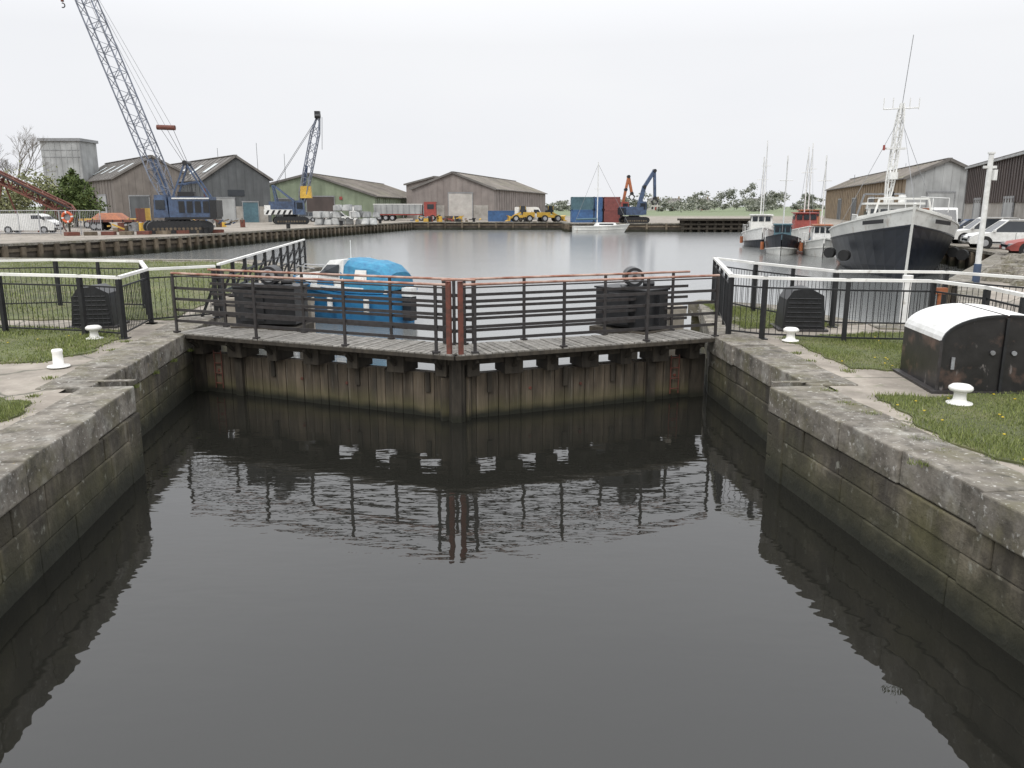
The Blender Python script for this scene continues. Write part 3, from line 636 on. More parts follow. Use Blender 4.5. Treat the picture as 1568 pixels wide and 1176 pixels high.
# ---------------------------------------------------------------- vehicles etc
def wheels(mb,xs,W,r,w_=.22):
    for x in xs:
        for s in(-1,1):
            mb.cyl((x,s*(W/2-w_),r),(x,s*(W/2+.01),r),r,rubber,n=18); mb.cyl((x,s*(W/2+.005),r),(x,s*(W/2+.02),r),r*.58,chrome,n=12)
def car(name,x,y,a,m_,L=4.3,W=1.8,H=1.5,suv=False):
    mb=MB(); mb.T=place(x,y,QZ,a); hb=.95 if suv else .85; h0=.28
    body=[(-L/2,h0+.1),(-L/2+.05,hb-.1),(-L/2+.25,hb),(L*.22,hb),(L/2-.35,hb-.14),(L/2-.03,hb-.32),(L/2,h0+.1),(L/2-.1,h0),(-L/2+.1,h0)]
    mb.prism([(px,-W/2,z) for px,z in body],(0,W,0),m_)
    t0=-L/2+.2;t1=L*.24; r0=-L/2+.45; r1=L*.06
    mb.add([(t0,-W/2+.03,hb),(t1,-W/2+.03,hb),(t1,W/2-.03,hb),(t0,W/2-.03,hb),(r0,-W/2+.2,H),(r1,-W/2+.2,H),(r1,W/2-.2,H),(r0,W/2-.2,H)],[(0,1,5,4),(1,2,6,5),(2,3,7,6),(3,0,4,7)],glass)
    mb.prism([(r0-.03,-W/2+.17,H-.04),(r1+.06,-W/2+.17,H-.04),(r1-.05,-W/2+.22,H+.05),(r0+.1,-W/2+.22,H+.05)],(0,W-.36,0),m_)
    for s in(-1,1):
        for (xa,xb) in((t0,r0),(t1,r1),((t0+t1)/2-.15,(r0+r1)/2-.05)): mb.beam((xa,s*(W/2-.03),hb),(xb,s*(W/2-.19),H),.07,.05,m_)
        mb.box((L/2-.12,s*(W/2-.25),hb-.3),(.2,.34,.14),chrome); mb.box((-L/2+.03,s*(W/2-.15),hb-.2),(.1,.2,.25),redp)
        mb.box((t1-.1,s*(W/2+.08),hb+.08),(.12,.16,.12),m_)
        mb.box((-.15,s*(W/2+.002),.62),(.02,.012,.6),black); mb.box((0,s*(W/2+.002),.36),(L*.45,.014,.1),black)
        for xx in(-L*.31,L*.31): mb.cyl((xx,s*(W/2-.02),.33),(xx,s*(W/2+.004),.33),.4,rubber,n=18)
    mb.box((L/2-.02,0,.5),(.08,W*.6,.14),glass); mb.box((L/2+.01,0,.38),(.04,.5,.1),white)
    wheels(mb,(-L*.31,L*.31),W+.02,.33); return mb.build(name,bevel=.03)
def van(name,x,y,a,m_,L=5,W=1.95,H=2.3):
    mb=MB(); mb.T=place(x,y,QZ,a)
    body=[(-L/2,.3),(-L/2+.04,H-.1),(-L/2+.15,H),(L*.2,H),(L*.28,H-.1),(L*.38,1.25),(L/2-.1,1.0),(L/2,.8),(L/2,.3)]
    mb.prism([(px,-W/2,z) for px,z in body],(0,W,0),m_)
    mb.face([(L*.292,-W/2+.14,H-.17),(L*.292,W/2-.14,H-.17),(L*.387,W/2-.08,1.3),(L*.387,-W/2+.08,1.3)],glass)
    for s in(-1,1):
        mb.face([(L*.12,s*(W/2+.006),1.3),(L*.35,s*(W/2+.006),1.3),(L*.27,s*(W/2+.006),1.9 if H>2 else 1.62),(L*.12,s*(W/2+.006),1.9 if H>2 else 1.62)],glass)
        mb.box((L/2,s*(W/2-.25),.85),(.06,.35,.2),chrome); mb.box((L*.34,s*(W/2+.12),1.35),(.12,.22,.26),black); mb.box((-L/2,s*(W/2-.1),1.1),(.05,.15,.5),redp)
    mb.box((L/2+.01,0,.72),(.05,W*.5,.16),black); mb.box((L/2+.02,0,.42),(.08,W,.22),black); mb.box((L/2+.07,0,.45),(.02,.52,.11),white)
    wheels(mb,(-L*.3,L*.32),W+.02,.34); return mb.build(name,bevel=.03)
van('parked_van',33.9,65,-1.9,white)
car('parked_car',31.2,54,-.25+math.pi,white,L=4.4,H=1.65,suv=True)
car('parked_car',28.6,55.5,math.pi*1.35,steelgrey,H=1.45)
car('parked_car',34.4,51.6,math.pi-.2,steelgrey,H=1.6,suv=True)
car('parked_car',28.9,47.6,math.pi-.25,white,L=4.5,H=1.6,suv=True)
car('parked_car',26.5,39.8,math.pi-.3,redp,H=1.45)
car('parked_car',33.0,59,math.pi-.3,craneblue,H=1.45)
van('pickup_truck',-43.6,74,.15,white,H=1.75,L=4.8)
van('parked_van',2.9,133,.0,white)
car('parked_car',-27.5,131,.1,white); car('parked_car',-33,131,3.2,steelgrey)
mb=MB(); mb.T=place(-19.3,140,QZ,.03)
mb.frustum((0,0,1.15),(8,2.4),(8.2,2.5),1.5,clad_grey); mb.box((0,0,1.05),(8.2,2.3,.2),redp)
for j in range(9): mb.box((-3.8+j*.95,-1.27,1.95),(.1,.08,1.4),steelgrey)
mb.box((0,0,2.75),(8.3,2.5,.12),white)
mb.box((5.4,0,1.9),(2,2.4,2.5),redp); mb.box((6.42,0,2.35),(.06,2.1,.9),glass); mb.box((5.5,-1.22,2.35),(1.1,.05,.8),glass)
wheels(mb,(-3.2,-2.1,-1.0,3.9,5.8),2.4,.5,.3); mb.build('tipper_lorry',bevel=.03)
def container(x,y,z,L,m_,a=0,H=1.9):
    mb=MB(); mb.T=place(x,y,z,a); mb.box((0,0,H/2),(L-.1,2.3,H-.1),m_)
    for s in(-1,1):
        n=int(L/.28)
        for j in range(n): mb.box((-L/2+.2+j*(L-.4)/(n-1),s*1.16,H/2),(.13,.05,H-.3),m_)
        for e in(-1,1): mb.box((s*(L/2-.06),e*1.14,H/2),(.13,.14,H),m_)
        for zz in(.07,H-.07): mb.box((0,s*1.15,zz),(L,.12,.14),m_); mb.box((s*(L/2-.05),0,zz),(.12,2.3,.14),m_)
    for e in(-.7,-.25,.25,.7): mb.cyl((L/2+.02,e,.2),(L/2+.02,e,H-.2),.03,steelgrey,n=6)
    mb.build('shipping_container')
for k,zz in enumerate((1.2,3.1)):
    container(10.7,126,zz,3.3,greenblue if k else bluebox); container(13.2,126.5,zz,1.2,bluebox); container(15.2,126,zz,2.4,redc)
container(-1.6,134,QZ,4.6,bluebox,.05,H=1.7)
def tracks(mb,L,W,gap,H,z=0,m_=rubber):
    for s in(-1,1):
        prof=[]
        for i in range(9): t=math.pi/2+math.pi*i/8; prof.append((-L/2+H/2+math.cos(t)*H/2,H/2+math.sin(t)*H/2))
        for i in range(9): t=-math.pi/2+math.pi*i/8; prof.append((L/2-H/2+math.cos(t)*H/2,H/2+math.sin(t)*H/2))
        y0=s*gap/2-W/2; mb.prism([(px,y0,z+pz) for px,pz in prof],(0,W,0),m_)
        for j in range(int(L/.35)):
            xx=-L/2+H/2+j*.35
            if xx<L/2-H/2: mb.box((xx,s*gap/2,z+H+.02),(.12,W+.04,.06),m_); mb.cyl((xx,y0-.03,z+H*.4),(xx,y0+W+.03,z+H*.4),.13,pilem,n=8)
def lattice(mb,p0,p1,w0,seg,m_,chord=.1,lace=.05,taper=2.0,wend=.35):
    p0=V(p0);p1=V(p1); d=(p1-p0); Ln=d.length; d.normalize(); r=d.cross(V((0,1,0))).normalized(); q=d.cross(r).normalized()
    n=int(Ln/seg)
    def W(t):
        s=t*Ln; e=Ln-s
        return w0*min(1,wend+(1-wend)*s/taper,wend+(1-wend)*e/taper)
    ring=[]
    for i in range(n+1):
        t=i/n; w_=W(t)/2; c=p0+d*Ln*t; ring.append([c+r*a*w_+q*b*w_ for a,b in((-1,-1),(1,-1),(1,1),(-1,1))])
    for i in range(n):
        for k in range(4):
            mb.beam(ring[i][k],ring[i+1][k],chord,chord,m_)
            k2=(k+1)%4
            if i%2: mb.beam(ring[i][k],ring[i+1][k2],lace,lace,m_)
            else: mb.beam(ring[i][k2],ring[i+1][k],lace,lace,m_)
            if i%2==0: mb.beam(ring[i][k],ring[i][k2],lace,lace,m_)
mb=MB(); mb.T=place(-30.6,75,QZ,.5); tracks(mb,5.6,.8,3.4,1.1,m_=black); mb.box((0,0,.75),(2.4,2.8,.5),timber_dk); mb.cyl((0,0,.9),(0,0,1.35),1.1,black,n=20)
mb.T=place(-30.0,75,QZ,.15)
mb.box((.9,0,2.3),(3.6,2.7,1.9),craneblue); mb.box((2.9,0,2.2),(.6,2.8,1.5),black); mb.box((.9,0,1.35),(4.4,2.8,.2),black)
mb.frustum((-1.6,-.8,1.4),(1.3,1.1),(1.0,1.0),2.0,craneblue); mb.box((-1.62,-1.36,2.55),(.8,.05,.8),glass); mb.box((-2.18,-.8,2.6),(.06,.8,.8),glass)
for j in range(4): mb.box((.2+j*.7,-1.37,2.35),(.5,.04,1.0),black)
mb.box((1.0,-1.37,3.1),(3.2,.05,.12),white); mb.box((.6,-.9,3.45),(1.4,.6,.45),black); mb.cyl((1.9,.5,3.2),(1.9,.5,4.0),.09,rust)
for s in(-1,1):
    mb.beam((-.6,s*.9,3.2),(.6,s*.7,6.2),.14,.14,craneblue); mb.beam((2.4,s*.9,3.2),(.7,s*.7,6.2),.14,.14,craneblue); mb.beam((-.2,s*.85,4.3),(1.6,s*.85,4.6),.1,.1,craneblue)
mb.cyl((.65,-.9,6.2),(.65,.9,6.2),.22,black,n=12)
for y_ in(-.5,0,.5): mb.cyl((.65,y_,6.2),(.9,y_,3.2),.02,black,n=4)
mb.T=Matrix.Identity(4)
tip=V((-38.8,75,27)); foot=V((-30.7,74.8,3.0))
dirb=(tip-foot).normalized()
lattice(mb,foot,tip,1.3,1.05,boomgrey,chord=.10,lace=.045,taper=3)
for s in(-.45,.45): mb.beam(foot+V((0,s,0)),foot+dirb*5+V((0,s,0)),.14,.18,craneblue)
spr=V((-30.9,75,10.5)); aft=V((-29.4,75,7.4))
mb.cyl(spr+V((-.8,0,.0)),spr+V((.8,0,-.05)),.22,rust,n=10)
for k in(-.5,0,.5):
    mb.cyl(aft+V((0,k,0)),spr+V((k,k*.3,0)),.02,black,n=4); mb.cyl(spr+V((k,k*.3,0)),tip+V((0,k*.4,0)),.018,steelgrey,n=4)
mb.cyl(V((-30.2,75,3.8)),tip,.018,black,n=4); mb.cyl(tip,V((-38.9,75,21.2)),.03,black,n=5)
mb.cyl(V((-38.9,75,21.4)),V((-38.9,75,20.9)),.13,rust,n=8)
for i in range(8):
    t0=math.pi*.6-i*.5; t1=t0-.5; c=V((-38.9,75,20.6)); mb.cyl(c+V((math.cos(t0)*.18,0,math.sin(t0)*.18)),c+V((math.cos(t1)*.18,0,math.sin(t1)*.18)),.05,black,n=5)
mb.build('crawler_crane')
mb=MB(); mb.T=place(-30.5,113,QZ,.35); tracks(mb,4.6,.7,3,1.0,m_=black); mb.cyl((0,0,.8),(0,0,1.3),1,black,n=16)
mb.T=place(-30.4,113,QZ,.1)
mb.box((-1,0,2.2),(3.4,2.5,1.7),craneblue); mb.box((-2.9,0,1.9),(.8,2.6,1.3),white)
for j in range(5): mb.prism([(-3.2+j*.75,-1.29,1.35),(-2.9+j*.75,-1.29,1.35),(-2.6+j*.75,-1.29,1.9),(-2.9+j*.75,-1.29,1.9)],(0,-.03,0),black)
mb.box((-1.5,-1.27,1.65),(3.8,.03,.65),white)
mb.frustum((1.4,-.7,1.3),(1.3,1.1),(1.0,1.0),1.9,craneblue); mb.box((1.4,-1.26,2.5),(.8,.05,.8),glass)
for s in(-1,1): mb.beam((-1.8,s*.8,3),(-2.2,s*.6,5.2),.16,.16,craneblue); mb.beam((.6,s*.8,3),(-2.1,s*.6,5.2),.14,.14,craneblue)
mb.frustum((2.2,-.2,3.5),(1.5,1.2),(1.3,1.1),1.6,yellow)
mb.T=Matrix.Identity(4); f=V((-29.0,113,3.4)); t_=V((-26.0,113,15.3)); lattice(mb,f,t_,1.0,1.0,boomgrey,chord=.13,lace=.07,taper=2)
mb.cyl(t_+V((-.35,-.3,.1)),t_+V((.35,-.3,.1)),.3,black,n=12); mb.box(t_+V((-.1,0,.3)),(.7,.6,.9),black)
for k in(-.3,.3): mb.cyl(V((-32.5,113+k,6.3)),t_+V((0,k,0)),.03,black,n=4)
mb.cyl(t_+V((.5,0,0)),t_+V((.3,0,-4.2)),.03,black,n=4)
mb.beam((-28.8,113,3.6),(-27.9,113,9),.3,.3,craneblue)
mb.build('crawler_crane')
def excavator(x,y,a,m_,b1,b2,b3,mb_=None):
    mb=MB(); mb.T=place(x,y,QZ,a); tracks(mb,3.8,.55,2.4,.85,m_=black); mb.cyl((0,0,.7),(0,0,1.1),.8,black,n=14)
    mb.box((-.5,0,1.75),(3,2.4,1.2),m_); mb.box((-1.9,0,1.7),(.5,2.4,1.0),black); mb.frustum((.9,-.65,1.2),(1.2,1.0),(1.0,.95),1.9,m_)
    mb.box((.9,-1.16,2.4),(.8,.04,.9),glass); mb.box((1.52,-.65,2.3),(.05,.8,1.0),glass)
    p=[V((.6,.35,1.6)),V(b1),V(b2),V(b3)]
    for i,(q,r_) in enumerate(zip(p[:-1],p[1:])): mb.beam(q,r_,.34,.6-.1*i,mb_ or m_); mb.cyl(r_+V((0,-.3,0)),r_+V((0,.3,0)),.26,black,n=10)
    mb.cyl(p[0]+V((.4,0,0)),(p[0]+p[1])/2+V((.3,0,-.2)),.09,chrome,n=8); mb.cyl((p[0]+p[1])/2,(p[1]+p[2])/2,.09,chrome,n=8)
    c=p[3]
    for s in(-1,1): mb.beam(c,c+V((s*.5,0,-.5)),.5,.12,black); mb.beam(c+V((s*.5,0,-.5)),c+V((s*.1,0,-1.0)),.4,.08,black)
    mb.build('excavator')
excavator(18.0,121,.2,craneblue,(1.5,.2,5.2),(3.0,.2,7.5),(3.2,.2,3.6))
excavator(16.9,131,.1,redp,(1.2,.2,5.0),(1.6,.2,7.0),(2.2,.2,4.4),mb_=orange)
def loader(x,y,a,m_,s=1):
    mb=MB(); mb.T=place(x,y,QZ,a)@Matrix.Scale(s,4); wheels(mb,(-1.3,1.3),2.2,.62,.45)
    mb.box((-1.2,0,1.3),(2.2,1.5,.9),m_); mb.box((.8,0,1.0),(1.8,1.2,.5),m_); mb.frustum((-.1,0,1.5),(1.3,1.3),(1.1,1.2),1.4,glass,top=m_)
    for q in(-.6,.6): mb.beam((.3,q,1.7),(2.4,q,.6),.15,.25,m_)
    for q in(-.6,.6):
        for e in(-.6,.5): mb.beam((e,q,1.5),(e*.85,q*.95,2.9),.08,.08,m_)
    mb.prism([(2.4,-1.15,.15),(3.2,-1.15,.1),(2.6,-1.15,.4),(2.6,-1.15,.9),(2.9,-1.15,1.2),(2.3,-1.15,1.0)],(0,2.3,0),m_); mb.build('wheel_loader',bevel=.03)
loader(1.6,131,3.3,yellow,.85); loader(6.0,130.5,.3,yellow,.85); loader(3.6,132.5,.1,orange,.7)
mb=MB()
for i in range(7):
    for k in range(3 if i<6 else 2):
        for zz in range(3 if 1<i<5 else 2):
            if random.random()<.15: continue
            c=V((-23.5+i*1.15-1.8+random.uniform(-.2,.2),106.5+k*1.2+i*.6,QZ+zz*.9)); mb.frustum(c,(1.0,1.0),(.8,.85),.85*random.uniform(.85,1.05),bagm,off=(random.uniform(-.12,.12),0))
mb.build('bulk_bag_stack',bevel=.14)
def trailer(x,y,a,L,m_):
    mb=MB(); mb.T=place(x,y,QZ,a); mb.box((0,0,.95),(L,2.3,.22),m_)
    for j in range(int(L)): mb.box((-L/2+.5+j,-1.17,.95),(.1,.06,.28),black)
    wheels(mb,(-L*.38,-L*.28,L*.25),2.2,.42,.3); mb.box((L/2-.1,0,1.6),(.15,2.3,1.2),m_); mb.beam((L/2,0,.8),(L/2+1.4,0,.6),.2,.15,black)
    mb.frustum((-.5,0,1.08),(L*.5,1.8),(L*.3,1.2),.6,orange); mb.build('flatbed_trailer')
trailer(-44.5,92,.05,7,yellow); trailer(-40.5,84,.1,5,rust)
mb=MB(); lattice(mb,(-52,80,7.6),(-41.8,78.5,3.0),.9,.8,rust,chord=.14,lace=.09,taper=.5); mb.beam((-52,79.6,8.1),(-42,78.2,3.4),.8,.08,rubber)
for t in(.3,.75): p=V((-52,80,7.6)).lerp(V((-41.8,78.5,3.0)),t); mb.beam(p,(p.x-.8,p.y-1,QZ),.12,.12,rust); mb.beam(p,(p.x+.8,p.y+1,QZ),.12,.12,rust)
mb.build('belt_conveyor')
mb=MB(); a=V((-44.2,70.5,0)); b=V((-35.4,70.5,0))
for j in range(6): q=a.lerp(b,j/5); mb.cyl((q.x,q.y,QZ),(q.x,q.y,QZ+2.1),.04,chrome,n=6)
for z in(.15,2.05): mb.cyl((a.x,a.y,QZ+z),(b.x,b.y,QZ+z),.03,chrome,n=6)
for j in range(60): q=a.lerp(b,j/59); mb.cyl((q.x,q.y,QZ+.15),(q.x,q.y,QZ+2.05),.014,chrome,n=4)
mb.build('metal_barrier')
mb=MB(); c=V((-37.6,69.4,2.7)); mb.box((c.x,c.y+.1,2.2),(.12,.12,2.2),timber_dk); mb.box((c.x,c.y+.04,2.7),(.8,.05,.8),steelgrey)
for i in range(20):
    t0=6.2832*i/20;t1=6.2832*(i+1)/20; mb.cyl(c+V((math.cos(t0)*.4,-.05,math.sin(t0)*.4)),c+V((math.cos(t1)*.4,-.05,math.sin(t1)*.4)),.11,lifebuoy_m if i%5 else white,n=8)
mb.build('lifebuoy_station')
mb=MB()
for i in range(9): mb.box((-36.8+i*1.2,67.5+abs(4-i)*.2+i*.9,QZ+.16),(1.0,.9,.3),pilem if i%2 else rust,random.random())
mb.build('timber_pallet_pile')
for kx,ky in((-36.5,80),(-34,96),(-39,100),(-13,131),(-9,132)):
    mb=MB()
    for i in range(26):
        m_=random.choice([rust,steelgrey,yellow,craneblue,pilem,black,redp,clad_grey]); s=random.uniform(.3,1.2)
        c=V((kx+random.gauss(0,1.5),ky+random.gauss(0,1),QZ+random.uniform(.15,.7)))
        if i%3: mb.beam(c,c+V((random.uniform(-1.2,1.2),random.uniform(-.6,.6),random.uniform(-.1,.5))),.14*s,.14,m_)
        elif i%2: mb.frustum((c.x,c.y,QZ),(s,s*.8),(s*.9,s*.7),s*.7,m_)
        else: mb.cyl((c.x,c.y,QZ),(c.x,c.y,QZ+.88),.29,m_,n=12)
    mb.build('scrap_pile')
for x,y,h in((-23.6,90,1),(-20.9,105,1),(-18,118,1),(-26.7,74,1),(33.4,88,1),(-5,129,1),(3,129,1)):
    mb=MB(); mb.cyl((x-1,y,QZ),(x-1,y,QZ+.5),.22,black,n=10); mb.cyl((x-1,y,QZ+.5),(x-1,y,QZ+.62),.32,black,n=10); mb.build('mooring_post')
# ---------------------------------------------------------------- boats
def hull(mb,L,B,zs,zb,m_low,m_top,zk=-.45,rake=.8,split=3,flare=.25,stern=.8,entry=.5):
    fr=[0,.3,.52,.66,.8,.92,1.0]; ns=20; grid=[]
    for i in range(ns+1):
        t=i/ns; sh=zs+(zb-zs)*(max(0,t-.25)/.75)**1.7+ (.25*(zb-zs))*max(0,(.25-t))
        hb=B/2*(1-(max(0,(t-entry))/(1-entry))**2.3)*(stern+(1-stern)*min(1,t/.35)); row=[]
        for f_ in fr:
            k=.6+.4*(f_**.5); bowf=1-flare*max(0,(t-entry)/(1-entry))*(1-f_)
            hw=max(hb*k*bowf,.03); x_=-L/2+L*t-(1-f_)*rake*t**3
            row.append((x_,hw,zk+(sh-zk)*f_))
        grid.append(row)
    nf=len(fr)
    for s in(-1,1):
        vs=[(p[0],s*p[1],p[2]) for r_ in grid for p in r_]
        for lo,hi,m_ in((0,split,m_low),(split,nf-1,m_top)):
            mb.add(vs,[(i*nf+j,(i+1)*nf+j,(i+1)*nf+j+1,i*nf+j+1) for i in range(ns) for j in range(lo,hi)],m_)
        for i in range(ns):
            a=grid[i][-1];b=grid[i+1][-1]; mb.beam((a[0],s*a[1],a[2]),(b[0],s*b[1],b[2]),.1,.08,m_top)
            a=grid[i][split];b=grid[i+1][split]; mb.beam((a[0],s*(a[1]+.02),a[2]),(b[0],s*(b[1]+.02),b[2]),.06,.08,m_low)
    r0=grid[0]; mb.face([(p[0],-p[1],p[2]) for p in r0]+[(p[0],p[1],p[2]) for p in reversed(r0)],m_low)
    dk=[(r_[4][0],r_[4][1]*.99,r_[4][2]) for r_ in grid]
    for i in range(ns): a,b=dk[i],dk[i+1]; mb.face([(a[0],-a[1],a[2]),(b[0],-b[1],b[2]),(b[0],b[1],b[2]),(a[0],a[1],a[2])],deckm)
    return grid
mb=MB(); hd=math.atan2(-.944,-.33); T=place(22.4,48.2,0,hd); mb.T=T
hull(mb,18,6.7,2.1,3.5,navy,hullwhite,rake=.9,split=4,zk=-.5,flare=.3,entry=.45)
mb.beam((8.1,0,-.2),(9.05,0,3.75),.12,.16,hullwhite)
mb.frustum((-1.8,0,1.5),(5.2,4.0),(5.0,3.8),.8,hullwhite)
mb.frustum((-1.2,0,2.3),(2.7,3.0),(2.4,2.7),1.4,hullwhite,off=(-.1,0)); mb.box((-1.3,0,3.76),(3.0,3.2,.12),hullwhite)
for y_ in(-1.05,-.52,0,.52,1.05): mb.box((.10,y_,3.2),(.07,.42,.5),glass)
for s in(-1,1):
    for x_ in(-2.0,-1.3,-.6): mb.box((x_,s*1.44,3.2),(.5,.06,.5),glass)
for s in(-1,1):
    mb.cyl((.9,s*2.0,2.3),(.9,s*2.0,3.1),.03,white,n=5); mb.cyl((-4.2,s*2.0,3.1),(.9,s*2.0,3.1),.03,white,n=5)
    for x_ in(-4.1,-2.9,-1.6,-.4): mb.cyl((x_,s*2.0,2.3),(x_,s*2.0,3.1),.025,white,n=5)
mb.cyl((-3.6,0,2.3),(-3.6,0,4.2),.3,hullwhite,n=14); mb.cyl((-3.6,0,4.2),(-3.6,0,4.5),.27,black,n=14)
mb.frustum((-2.2,1.6,3.1),(1.6,.9),(1.8,1.0),.4,orange)
mb.prism([(5.0,-2.3,2.95),(5.0,2.3,2.95),(7.2,1.1,3.25),(8.4,.1,3.45),(8.4,-.1,3.45),(7.2,-1.1,3.25)],(0,0,.12),hullwhite)
mb.cyl((3.4,-1,2.5),(3.4,1,2.5),.4,rust,n=14)
for s in(-1,1): mb.beam((4.4,s*1.6,2.3),(4.4,s*1.2,4.0),.1,.1,hullwhite)
mb.beam((4.4,-1.2,4.0),(4.4,1.2,4.0),.1,.1,hullwhite)
for s in(-1,1):
    mb.beam((-7,s*1.8,2),(-7,s*1.2,4.4),.12,.12,steelgrey)
    for x_ in(6.2,7.4,8.3): mb.cyl((x_,s*(1.9-(x_-6.2)*.75),3.3),(x_,s*(1.9-(x_-6.2)*.75),4.0),.02,white,n=4)
    mb.cyl((6.2,s*1.9,4.0),(8.3,s*.32,4.05),.02,white,n=4)
mb.beam((-7,-1.2,4.4),(-7,1.2,4.4),.12,.12,steelgrey)
for s in(-1,1):
    c0=V((6.3,s*2.05,2.75)); mb.beam(c0,c0+V((1.3,-s*.85,.12)),.04,.2,black)
mb.T=Matrix.Identity(4); mx,my=22.9,50.3
lattice(mb,(mx,my,3.8),(mx+.35,my,9.6),.36,.6,white,chord=.07,lace=.035,taper=1,wend=.4)
mb.cyl((mx+.35,my,9.6),(mx+.6,my,13.4),.022,steelgrey,n=5)
mb.cyl((mx-.75,my,9.25),(mx+1.35,my,9.35),.04,white,n=6)
for k in(-.75,-.2,.8,1.35): mb.cyl((mx+k,my,9.25),(mx+k,my,9.9),.03,white,n=5)
mb.box((mx+.2,my,7.0),(1.2,.25,.1),white); mb.cyl((mx+.1,my-.3,5.2),(mx+.1,my-.3,5.6),.25,white,n=12)
mb.cyl((mx-.5,my,6.9),(mx-.5,my,7.2),.07,redp,n=8); mb.cyl((mx+.9,my,3.8),(mx+.9,my,4.3),.2,white,n=12)
b0=T@V((8.9,0,3.7)); mb.cyl((mx+.35,my,9.2),b0,.013,steelgrey,n=4)
for s in(-1,1): e=T@V((-2,s*2.9,2.2)); mb.cyl((mx+.3,my,8.8),e,.013,steelgrey,n=4)
for i,(lx,s) in enumerate(((2.6,1),(-.2,1),(2.6,-1),(5.2,-1))):
    c=T@V((lx,s*(3.40 if lx<5 else 2.75),1.0)); mb.cyl(c+V((-.12,-.12,0)),c+V((.12,.12,0)),.3,rubber,n=14)
mb.build('fishing_trawler')
def small_boat(name,x,y,hd,L,B,low,top,mast,cab=white,cw=1.4,cx=.8,ch=1.6,zs=.8,zb=1.35,roof=None):
    mb=MB(); mb.T=place(x,y,0,hd); hull(mb,L,B,zs,zb,low,top,rake=.5,split=2 if low!=top else 3)
    mb.frustum((cx,0,.6),(L*.28,cw),(L*.24,cw*.85),ch,cab); mb.box((cx,0,.65+ch),(L*.28,cw,.08),roof or cab)
    for y_ in(-.35,.0,.35): mb.box((cx+L*.128,y_*cw*.8,.4+ch-.1),(.06,cw*.22,.42),glass)
    for s in(-1,1): mb.box((cx,s*cw*.445,.4+ch-.1),(L*.16,.06,.4),glass)
    mb.cyl((cx-.6,0,.6),(cx-.6,0,mast),.05,white,n=6); mb.cyl((cx-.6,-.5,mast*.75),(cx-.6,.5,mast*.75),.03,white,n=5)
    mb.cyl((cx-.6,0,mast*.95),(L/2-.1,0,zb+.1),.012,steelgrey,n=4); mb.cyl((cx-.6,0,mast*.95),(-L/2+.1,0,zs+.1),.012,steelgrey,n=4)
    for s in(-1,1):
        for k in(-.3,0,.25): mb.cyl((L*k,s*B*.45,zs),(L*k,s*B*.45,zs+.8),.02,white,n=4)
        mb.cyl((-L*.3,s*B*.45,zs+.8),(L*.3,s*B*.4,zs+.85),.02,white,n=4)
        mb.cyl((L*.1,s*(B*.5+.1),.3),(L*.1,s*(B*.5+.1),.9),.14,orange,n=8)
    for i in range(6): mb.beam((-L*.3+i*.3,-.6+.2*(i%3),.8),(-L*.3+i*.3+.2,-.3,random.uniform(1.2,1.9)),.08,.08,random.choice([orange,white,hullblue,rust]))
    mb.cyl((-L*.3,.3,.8),(-L*.3,-.4,.8),.25,orange,n=10); mb.box((-L*.2,.2,.9),(.7,.5,.5),redp)
    mb.build(name)
small_boat('fishing_boat',21.2,64,-1.9,8,2.7,hullwhite,navy,7.4,cab=greenblue,zs=1.0,zb=1.6)
small_boat('fishing_boat',23.4,62,-1.85,7.5,2.5,hullwhite,hullwhite,7.3,cab=white,roof=orange)
small_boat('fishing_boat',25.6,72,-1.8,10,3.2,rust,hullwhite,8.6,cab=redp,cw=2,ch=2.4,zs=1.2,zb=2.0)
small_boat('fishing_boat',23.0,76,-1.8,9,3,navy,white,8,cab=hullwhite,cw=2,ch=2.2,zs=1.1,zb=1.8)
small_boat('fishing_boat',27.5,90,-1.8,9,3,hullblue,white,10.5,cab=white,cw=2,ch=2.0,zs=1.1,zb=1.8)
small_boat('fishing_boat',28.8,80,-1.8,9,3,bluebox,white,9.5,cab=orange,cw=2,ch=2.6,zs=1.2,zb=1.9)
mb=MB(); mb.T=place(12.6,115.5,0,0.05); hull(mb,8,2.5,.85,1.15,hullwhite,hullwhite,rake=1.0); mb.frustum((.6,0,.9),(3.2,1.5),(2.6,1.1),.45,white); mb.box((.6,-.66,1.15),(2,.06,.2),glass)
mb.cyl((-.6,0,.9),(-.6,0,9.6),.07,white,n=8); mb.cyl((-.6,0,1.9),(-3.6,0,1.8),.12,greenblue,n=8); mb.cyl((-.6,0,9.3),(3.9,0,1.1),.02,steelgrey,n=4); mb.cyl((-.6,0,9.3),(-3.9,0,1.0),.02,steelgrey,n=4)
mb.cyl((-1.1,0,6),(-.1,0,6),.03,white,n=4)
mb.build('sailing_yacht')
# blue cabin cruiser moored behind the gate, lying across the approach, bow to the left
mb=MB(); mb.T=place(-5.3,26.0,0,math.radians(153))@Matrix.Scale(.88,4)
hull(mb,5.0,1.9,1.15,1.5,hullblue,hullblue,rake=.6,zk=-.3,split=5,flare=.3)
for s in(-1,1): mb.beam((-2.35,s*.80,1.2),(.9,s*.97,1.28),.07,.14,white)
mb.add([(2.3,-.2,1.50),(2.3,.2,1.50),(.7,.90,1.35),(.7,-.90,1.35),(1.9,-.15,1.66),(1.9,.15,1.66),(.7,.70,1.78),(.7,-.70,1.78)],[(0,1,5,4),(1,2,6,5),(3,0,4,7),(4,5,6,7),(2,3,7,6)],white)
mb.add([(1.15,-.75,1.3),(1.15,.75,1.3),(-.5,.93,1.22),(-.5,-.93,1.22),(.3,-.58,2.2),(.3,.58,2.2),(-.5,.8,2.26),(-.5,-.8,2.26)],[(0,1,5,4),(1,2,6,5),(3,0,4,7),(4,5,6,7),(2,3,7,6)],white)
